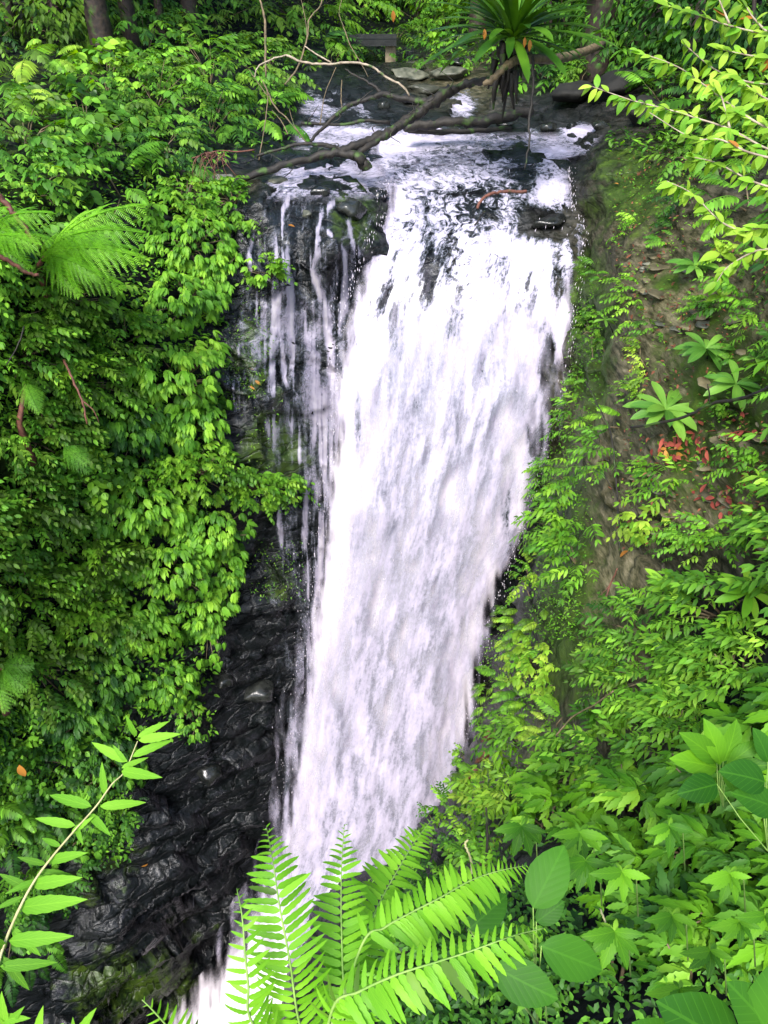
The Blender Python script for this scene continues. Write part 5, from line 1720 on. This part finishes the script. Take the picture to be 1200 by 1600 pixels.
wood('long_root', 'long black root running level across the brown slope', 'root', [([(985, 668, 7.0), (1060, 655, 6.5), (1110, 632, 6.2), (1160, 622, 5.8), (1215, 600, 5.4)], .012, .016), ([(1110, 632, 6.2), (1106, 600, 6.1)], .008, .005)], 'bark_dark')
wood('fallen_twig', 'thin pale twig lying slantwise in the mid slope bushes', 'twig', [([(868, 1150, 6.0), (895, 1120, 5.9), (930, 1100, 5.6), (958, 1080, 5.3)], .007, .005)], 'bark_tan')
wood('brown_twig', 'short reddish twig stuck in the lower end of the tan streak', 'twig', [([(947, 935, 6.9), (953, 915, 6.9), (965, 888, 6.8)], .010, .006), ([(953, 915, 6.9), (938, 930, 6.9)], .006, .003)], 'bark_red')
wood('hanging_twig', 'brown dead twig hanging down the middle of the left bank', 'twig', [([(100, 562, 7.6), (112, 590, 7.55), (128, 625, 7.55), (136, 662, 7.6)], .014, .009), ([(128, 625, 7.55), (145, 640, 7.55), (155, 660, 7.6)], .008, .004)], 'bark_red')
wood('dark_twig', 'thin black twig crossing the shrubs on the upper left bank', 'twig', [([(38, 510, 7.0), (28, 540, 7.0), (10, 570, 7.0)], .008, .005)], 'bark_dark')
wood('hairy_shoot', 'reddish hairy stem sloping behind the tree fern fronds', 'shoot', [([(-10, 298, 6.6), (15, 325, 6.7), (30, 345, 6.7), (60, 385, 6.8)], .028, .02)], 'bark_red')
wood('hairy_shoot', 'reddish hairy stem sloping beneath the tree fern fronds', 'shoot', [([(-10, 398, 6.5), (15, 408, 6.6), (38, 424, 6.7), (60, 430, 6.8)], .022, .014)], 'bark_red')
wood('slim_stem', 'slim dark upright stem in the front bush', 'stem', [([(762, 1330, 3.6), (761, 1290, 3.55), (760, 1262, 3.5)], .008, .005)], 'bark_dark')
wood('curled_tendril', 'pale tendril curling above the upper fern frond', 'tendril', [([(738, 1365, 2.2), (736, 1345, 2.2), (730, 1328, 2.2), (727, 1318, 2.2), (731, 1312, 2.2)], .004, .003)], 'stem_buff')
wood('looping_stalk', 'bare curving stalk beside the largest toothed whorl', 'stem', [([(908, 1470, 2.2), (930, 1460, 2.2), (944, 1452, 2.2), (945, 1440, 2.2), (938, 1420, 2.25)], .004, .003)], 'stem_buff')

# ---- yellow-green branch reaching in from the upper right
YB = [
    [(1230, 45, 4.2), (1200, 53, 4.25), (1140, 40, 4.3), (1080, 20, 4.4), (1040, 8, 4.5)], [(1140, 38, 4.3), (1128, 10, 4.3), (1120, -10, 4.3)], [(1200, 52, 4.25), (1175, 25, 4.3), (1160, 0, 4.3)],
    [(1240, 240, 4.0), (1200, 233, 4.1), (1140, 202, 4.2), (1090, 185, 4.3), (1040, 170, 4.35), (985, 156, 4.4), (925, 135, 4.5)],
    [(1230, 215, 4.1), (1180, 190, 4.15), (1150, 170, 4.2), (1110, 140, 4.3), (1060, 105, 4.35), (1000, 82, 4.4)], [(1240, 130, 4.2), (1180, 130, 4.3), (1120, 110, 4.4), (1070, 70, 4.5)],
    [(1240, 255, 4.0), (1170, 238, 4.05), (1125, 218, 4.1), (1080, 215, 4.2), (1015, 176, 4.3)], [(1240, 365, 3.9), (1200, 355, 4.0), (1160, 360, 4.1), (1125, 345, 4.15), (1080, 302, 4.2), (1042, 283, 4.25)],
    [(1240, 300, 4.0), (1180, 285, 4.1), (1120, 255, 4.2), (1080, 245, 4.2)], [(1230, 170, 4.1), (1190, 150, 4.2), (1150, 120, 4.2)], [(1240, 400, 3.9), (1190, 390, 4.0), (1140, 415, 4.1), (1120, 440, 4.1)],
    [(1140, 200, 4.2), (1130, 160, 4.2), (1120, 130, 4.25)], [(1220, 90, 4.2), (1180, 88, 4.25), (1130, 78, 4.3)],
]
yb1 = thing('leafy_branch', at(1240, 140, 4.2), 'upper slender branch with pale twigs and yellow-green leaves reaching in from the top corner', 'branch')
yb2 = thing('leafy_branch', at(1240, 300, 4.0), 'lower slender branch with yellow-green leaves drooping over the flat ledge', 'branch')
nl = 0
for qi, pts in enumerate(YB):
    yb = yb1 if pts[0][1] < 235 else yb2
    if qi == 7:
        nl = 0
    P = spline([at(*p) for p in pts], 7)
    tw = link('twig', tube([p - yb.location for p in P], .0075, .0025, 5, jit=.1).mesh('twig', 'bark_pale'), yb)
    for i in range(2, len(P)):
        if nl > 290:
            break
        for sg in (-1, 1):
            if random.random() < .12:
                continue
            T = (P[i] - P[i - 1]).normalized()
            f = (T * .5 + Vector((0, 0, -.35)) + Vector((random.uniform(-.6, .6), random.uniform(-.6, .3), .5 * sg + random.uniform(-.35, .25)))).normalized()
            mt = 'orange' if random.random() < .012 else ('yellow' if random.random() < .72 else 'bright')
            link('leaf', unit_leaf(mt, 'oval'), yb, frame(f, (random.uniform(-.4, .4), -.5, .8), random.uniform(.06, .105), P[i] - yb.location))
            nl += 1

# ------------------------------------------------------------------ forest trees behind
g = Geo()
rr_ = random.Random(3)
lt = leaf(.30, .13, 2, .45, .2, .5)
for i in range(1100):
    v = Vector((rr_.gauss(0, 1), rr_.gauss(0, 1), rr_.gauss(0, 1))).normalized()
    lob = 1 + .3 * math.sin(v.x * 5 + 1) * math.sin(v.y * 4) + .2 * math.sin(v.z * 7)
    p = v * (rr_.uniform(.55, 1.0) * 2.3 * lob)
    p.z *= .7
    g.add(lt, frame((v + Vector((rr_.uniform(-.7, .7), rr_.uniform(-.7, .7), -.5))), (0, 0, 1), rr_.uniform(.6, 1.3), p))
crown_me = {m: g.mesh('crown_' + m, m) for m in ('mid', 'dark', 'olive')}
TR = [(165, 95, 14.5, .22, 'mid', 'thick dark trunk nearest the yellowish ferns'), (212, 100, 15.5, .15, 'dark', 'reddish-brown trunk second from the yellowish ferns'), (305, 75, 17, .2, 'mid', 'dark straight trunk behind the layered shrub'),
      (95, 60, 16, .12, 'olive', 'slim trunk in the forest corner'), (420, 45, 22, .16, 'olive', 'trunk far up the stream bank beside the saplings'), (500, 60, 24, .12, 'mid', 'slim far trunk just uphill of the footbridge end'),
      (655, 45, 25, .14, 'mid', 'far trunk past the footbridge pier'), (745, 60, 20, .22, 'olive', 'trunk directly behind the nest fern'), (930, 110, 15, .35, 'mid', 'massive leaning trunk beside the black hollow'), (1010, 90, 14, .2, 'dark', 'trunk above the black hollow'),
      (1085, 80, 12, .12, 'mid', 'slim trunk behind the yellow-green branch'), (20, 40, 15, .1, 'mid', 'thin trunk at the very corner of the forest'), (255, 60, 16.5, .09, 'olive', 'thin pale trunk between two darker ones'), (850, 70, 19, .1, 'olive', 'thin trunk uphill of the hanging bush')]
for i, (x, y, d, r, cm, lab) in enumerate(TR):
    b = at(x, y, d)
    o = thing('forest_tree', b, lab, 'tree', 'forest trees above the fall')
    lean = Vector((random.uniform(-.5, .5), random.uniform(-.2, .2), 0))
    H = random.uniform(6.5, 9)
    pts = [Vector((0, 0, -.6)), lean * .1 + Vector((0, 0, H * .25)), lean * .6 + Vector((.1, 0, H * .6)), lean + Vector((0, 0, H))]
    link('trunk', tube(spline(pts, 4), r * 1.15, r * .45, 9, jit=.08).mesh('trunk', 'bark_trunk'), o)
    for k in range(2):
        cr = link('crown', crown_me[cm], o, Matrix.Translation(lean + Vector((random.uniform(-1, 1), random.uniform(-1, 1), H - .3 - 1.6 * k))) @ Matrix.Rotation(random.uniform(0, 6), 4, 'Z') @ Matrix.Scale(random.uniform(.8, 1.1), 4))

# understorey trees whose crowns fill the gaps at the top of the picture
US = [(80, 20, 14.5, .8, 'olive', 'low leafy tree crown in the corner of the forest'), (300, 15, 19, .9, 'mid', 'low leafy tree crown between the dark trunks and the saplings'), (400, -10, 24, 1.0, 'olive', 'pale low tree crown behind the saplings'),
      (500, 5, 27, 1.1, 'olive', 'distant pale tree crown over the stream'), (600, -15, 28, 1.2, 'mid', 'distant tree crown over the footbridge'), (710, 0, 24, 1.0, 'mid', 'tree crown between footbridge and nest fern'),
      (860, 0, 17, .8, 'mid', 'dense tree crown beside the nest fern'), (980, 10, 14.5, .7, 'mid', 'dense tree crown above the black hollow'), (1080, 20, 12.5, .6, 'dark', 'shadowy tree crown behind the pale twigs'), (180, -30, 17, 1.0, 'dark', 'shadowy tree crown over the brown trunks'),
      (1180, 0, 10.5, .6, 'dark', 'shadowy tree crown at the upper corner')]
for x, y, d, s, cm, lab in US:
    b = at(x, y, d)
    o = thing('small_tree', b - Vector((0, 0, 1.8 * s)), lab, 'tree', 'low trees of the forest behind')
    link('trunk', tube([Vector((0, 0, -.8)), Vector((.1, 0, 1.0 * s)), Vector((0, .1, 2.0 * s))], .07 * s, .03, 6).mesh('trunk', 'bark_trunk'), o)
    link('crown', crown_me[cm], o, Matrix.Translation((0, 0, 1.8 * s)) @ Matrix.Rotation(random.uniform(0, 6), 4, 'Z') @ Matrix.Scale(.75 * s, 4))


# ------------------------------------------------------------------ stones
def stone_mesh(seed, mat, flat_=.6):
    import bmesh
    bm = bmesh.new()
    bmesh.ops.create_icosphere(bm, subdivisions=3, radius=1)
    r = np.random.default_rng(seed)
    pl_ = [(Vector(r.normal(0, 1, 3)).normalized(), r.uniform(.55, .9)) for _ in range(9)]
    for v in bm.verts:
        for nn, dd in pl_:
            e = v.co.dot(nn) - dd
            if e > 0:
                v.co -= nn * e * .9
    V = np.array([v.co[:] for v in bm.verts])
    V += (fbm(V * 1.7 + seed, 5) - .5)[:, None] * V * .75
    V[:, 2] *= flat_
    F = [tuple(v.index for v in f.verts) for f in bm.faces]
    bm.free()
    return mesh_from('stone', V, F, None, None, mat, False)


STN = {m: [stone_mesh(i + 10 * j, m) for i in range(4)] for j, m in enumerate(('stone_wet', 'stone_grey', 'stone_pale', 'stone_tan', 'stone_hollow_shade'))}


def stone(x, y, sx, sy, mat, label, name='boulder', cat='boulder', group=None, sink=.3, doff=0.0):
    P, Nn = surf(x, y)
    P = Vector(P[0])
    d = gdepth(x, y)
    s = sx * d / FPX
    o = link(name, random.choice(STN[mat]), None, Matrix.Translation(P + Vector(Nn[0]) * (s * (.5 - sink)) + Vector((0, 0, 0))) @ Matrix.Rotation(random.uniform(0, 6), 4, 'Z') @ Matrix.Rotation(random.uniform(-.25, .25), 4, 'X') @ Matrix.Diagonal((s, s * random.uniform(.7, 1), s * sy / sx * 1.2, 1)))
    return tag(o, label, cat, group)


BO = [(640, 165, 24, 18, 'stone_wet', 'dark wet boulder splitting the small upper cascade'), (662, 140, 30, 12, 'stone_grey', 'greyish flat boulder behind the fallen tree'), (600, 172, 10, 16, 'stone_wet', 'upright dark stone at the edge of the upper cascade'),
      (640, 120, 34, 12, 'stone_grey', 'long grey boulder above the greyish flat one'), (700, 120, 36, 14, 'stone_grey', 'grey boulder below the nest fern tips'), (610, 100, 26, 10, 'stone_wet', 'dark low boulder under the footbridge pier'),
      (660, 88, 30, 10, 'stone_grey', 'mossy boulder a step above the grey ones'), (720, 95, 24, 12, 'stone_wet', 'dark boulder tucked behind the nest fern'), (560, 118, 26, 9, 'stone_wet', 'low dark boulder at the head of the upper cascade'),
      (860, 205, 18, 12, 'stone_wet', 'black stone standing in the rapids at the lip'), (893, 205, 9, 10, 'stone_wet', 'small black stone beside the rapids at the lip'), (790, 205, 22, 8, 'stone_wet', 'flat black stone under the mossy log'),
      (940, 205, 20, 12, 'stone_wet', 'black stone at the mouth of the hollow'), (510, 218, 10, 8, 'stone_wet', 'round black stone under the fallen tree branches'), (700, 205, 16, 7, 'stone_wet', 'low black stone in the stream behind the lip'),
      (590, 305, 24, 26, 'stone_wet', 'large mossy black boulder at the side of the lip'), (550, 330, 26, 22, 'stone_wet', 'mossy black boulder below the fallen tree stump'), (500, 310, 20, 12, 'stone_wet', 'low wet stone with a thread of water over it'),
      (465, 300, 20, 10, 'stone_wet', 'dark flat stone beside the thin water threads'), (435, 285, 18, 9, 'stone_grey', 'small grey stone by the fallen tree'), (345, 296, 24, 9, 'stone_pale', 'pale flat stone below the red dead brush'),
      (480, 335, 10, 8, 'stone_grey', 'small grey stone between two water threads'), (860, 345, 34, 16, 'stone_wet', 'dark slab breaking the water at the lip'), (730, 70, 22, 10, 'stone_grey', 'small grey boulder far up the bank'),
      (350, 1060, 26, 16, 'stone_wet', 'wet angular block under the trailing leaves'), (330, 1210, 24, 24, 'stone_wet', 'cracked wet block at the foot of the left rock'), (400, 1080, 30, 22, 'stone_wet', 'shining wet hump beside the lower fall')]
for b in BO:
    stone(*b)
for (x, y, sx, sy, lab) in [(968, 150, 52, 26, 'black rock lump standing in for the shade of the dark hollow'), (1010, 190, 34, 36, 'black rock lump painting the shade at the side of the dark hollow'), (905, 165, 40, 20, 'black rock lump painting the shade over the rapids at the lip')]:
    stone(x, y, sx, sy, 'stone_hollow_shade', lab, 'hollow_shade_rock', 'rock', None, .15)  # near-black lumps added so the hollow reads as deep shade
for i in range(46):
    while True:
        x, y = random.choice([(random.gauss(1100, 60), random.gauss(780, 50)), (random.gauss(1090, 60), random.gauss(500, 60)), (random.gauss(1010, 30), random.gauss(450, 50)), (random.gauss(1150, 40), random.gauss(680, 50))])
        if 960 < x < 1230 and 380 < y < 900:
            break
    mt = random.choice(['stone_tan', 'stone_grey', 'stone_tan'])
    stone(x, y, random.uniform(8, 24), random.uniform(4, 8), mt, {'stone_tan': 'flat tan-brown', 'stone_grey': 'flat olive-grey'}[mt] + (' stone bedded beside the red leaf drifts' if y > 640 else ' stone bedded in the upper brown slope among litter'), 'slope_stone', 'stone', 'flat stones bedded in the brown slope', .5)

# ------------------------------------------------------------------ dead leaves
def dead_leaf(x, y, mat, kind, Lp, label, group):
    P, Nn = surf(x, y)
    P, Nn = Vector(P[0]), Vector(Nn[0])
    d = gdepth(x, y)
    f = Vector((random.uniform(-1, 1), random.uniform(-1, 1), random.uniform(-.3, .3)))
    f = (f - Nn * f.dot(Nn)).normalized() + Nn * .25
    up = Nn + Vector((random.uniform(-.5, .5), random.uniform(-.5, .5), random.uniform(-.2, .5)))
    o = link('fallen_leaf', unit_leaf(mat, kind), None, frame(f, up, Lp * d / FPX, P + Nn * .04))
    return tag(o, label, 'leaf', group)


for (x0, y0, sx, sy, n, mat, lab, grp) in [(1075, 695, 22, 12, 30, 'red', 'curled red dead leaf in the drift below the widest strap rosette', 'red leaves in the drift below the rosette'),
                                           (1155, 678, 16, 12, 15, 'red', 'curled red dead leaf in the small drift beside the slope edge', 'red leaves in the small side drift'),
                                           (1150, 735, 22, 12, 12, 'red', 'scattered red dead leaf under the side drift', 'scattered red leaves under the side drift'),
                                           (1125, 785, 26, 12, 14, 'red', 'scattered red dead leaf above the small-leaved mat', 'red leaves above the small-leaved mat'),
                                           (1050, 702, 14, 6, 5, 'orange', 'orange dead leaf at the edge of the red drift', 'orange leaves at the red drift')]:
    for _ in range(n):
        dead_leaf(random.gauss(x0, sx), random.gauss(y0, sy), mat, 'oval', random.uniform(12, 20), lab, grp)
for _ in range(110):
    x0, y0, sx, sy = random.choice([(1060, 470, 60, 26), (1140, 510, 50, 34), (1070, 545, 40, 26), (1150, 440, 40, 24), (1090, 590, 50, 24), (1120, 790, 60, 40), (1010, 420, 30, 20)])
    dead_leaf(random.gauss(x0, sx), random.gauss(y0, sy), 'litter', 'oval', random.uniform(5, 12), 'small brown dead leaf littering the brown slope', 'brown litter on the slope')
for (x, y, lab) in [(1128, 386, 'upright orange dead leaf on the ledge beneath the branch'), (998, 485, 'orange dead leaf on the upper brown slope'), (976, 872, 'orange dead leaf hanging in the plants over the tan streak'),
                    (958, 288, 'pale pink dead leaf on the dark ledge near the lip'), (450, 355, 'orange dead leaf on the wet rock beside the small bright tuft'), (397, 575, 'orange dead leaf stuck on the mossy wet rock'), (400, 592, 'second orange dead leaf on the mossy wet rock'), (382, 603, 'pale dead leaf lowest on the mossy wet rock'),
                    (230, 1345, 'pale dead leaf on the black rocks at the foot of the bank')]:
    dead_leaf(x, y, 'orange', 'oval', 20 if x == 1128 or x == 976 else 11, lab, None)
# orange leaves hanging beside the nest fern, yellow leaf by the stalk, brown dead fronds
for (x, y, d, Lp, mat, lab) in [(757, 45, 9.3, 15, 'orange', 'orange dead leaf caught in the nest fern'), (820, 58, 9.3, 14, 'orange', 'upper orange leaf hanging beside the nest fern'), (828, 62, 9.3, 16, 'orange', 'lower orange leaf hanging beside the nest fern'),
                                (614, 16, 12, 16, 'orange', 'yellow-orange leaf hanging above the footbridge'), (30, 1195, 8.2, 30, 'orange', 'yellow dying leaf at the lower side of the left bank')]:
    o = link('hanging_leaf', unit_leaf(mat, 'oval'), None, frame((.1, -.3, -1), (.2, -1, .2), Lp * d / FPX, at(x, y, d)))
    tag(o, lab, 'leaf')
for (x, y, lab) in [(790, 1185, 'brown dead fern frond drooping by the foot of the right-hand rock'), (800, 1150, 'brown dead fern frond just above the lowest one'), (775, 1205, 'lowest rusty dead fern frond above the front bush')]:
    P, Nn = surf(x, y)
    m = template('fernlet', 'litter')[0]
    tag(link('dead_frond', m, None, frame((-.7, -.4, -.5), (0, -.8, .5), .7, Vector(P[0]) + Vector(Nn[0]) * .25)), lab, 'fern frond')

# ------------------------------------------------------------------ footbridge far upstream
def box(g, c, s):
    x, y, z = c
    a, b, h = s[0] / 2, s[1] / 2, s[2] / 2
    V = [(x - a, y - b, z - h), (x + a, y - b, z - h), (x + a, y + b, z - h), (x - a, y + b, z - h), (x - a, y - b, z + h), (x + a, y - b, z + h), (x + a, y + b, z + h), (x - a, y + b, z + h)]
    F = [(3, 2, 1, 0), (4, 5, 6, 7), (0, 1, 5, 4), (1, 2, 6, 5), (2, 3, 7, 6), (3, 0, 4, 7)]
    g.add((V, F, [(0, 0)] * 8))


dB = 19.0
fb = thing('footbridge', at(583, 72, dB), 'small dark footbridge on a tan pier far upstream above the fall', 'footbridge')
m_ = dB / FPX
g = Geo()
box(g, (0, 0, .10), (72 * m_, .9, .14))
link('deck', g.mesh('deck', 'concrete_dark', True), fb)
g = Geo()
box(g, (0, -.42, .24), (72 * m_, .06, .09))
link('kerb_beam', g.mesh('kerb_beam', 'concrete_dark', True), fb)
g = Geo()
box(g, (27 * m_, 0, -.3), (16 * m_, .6, .64))
link('pier', g.mesh('pier', 'concrete_tan', True), fb)
g = Geo()
box(g, (-25 * m_, 0, -.3), (18 * m_, .6, .64))
link('pier', g.mesh('pier', 'concrete_dark', True), fb)
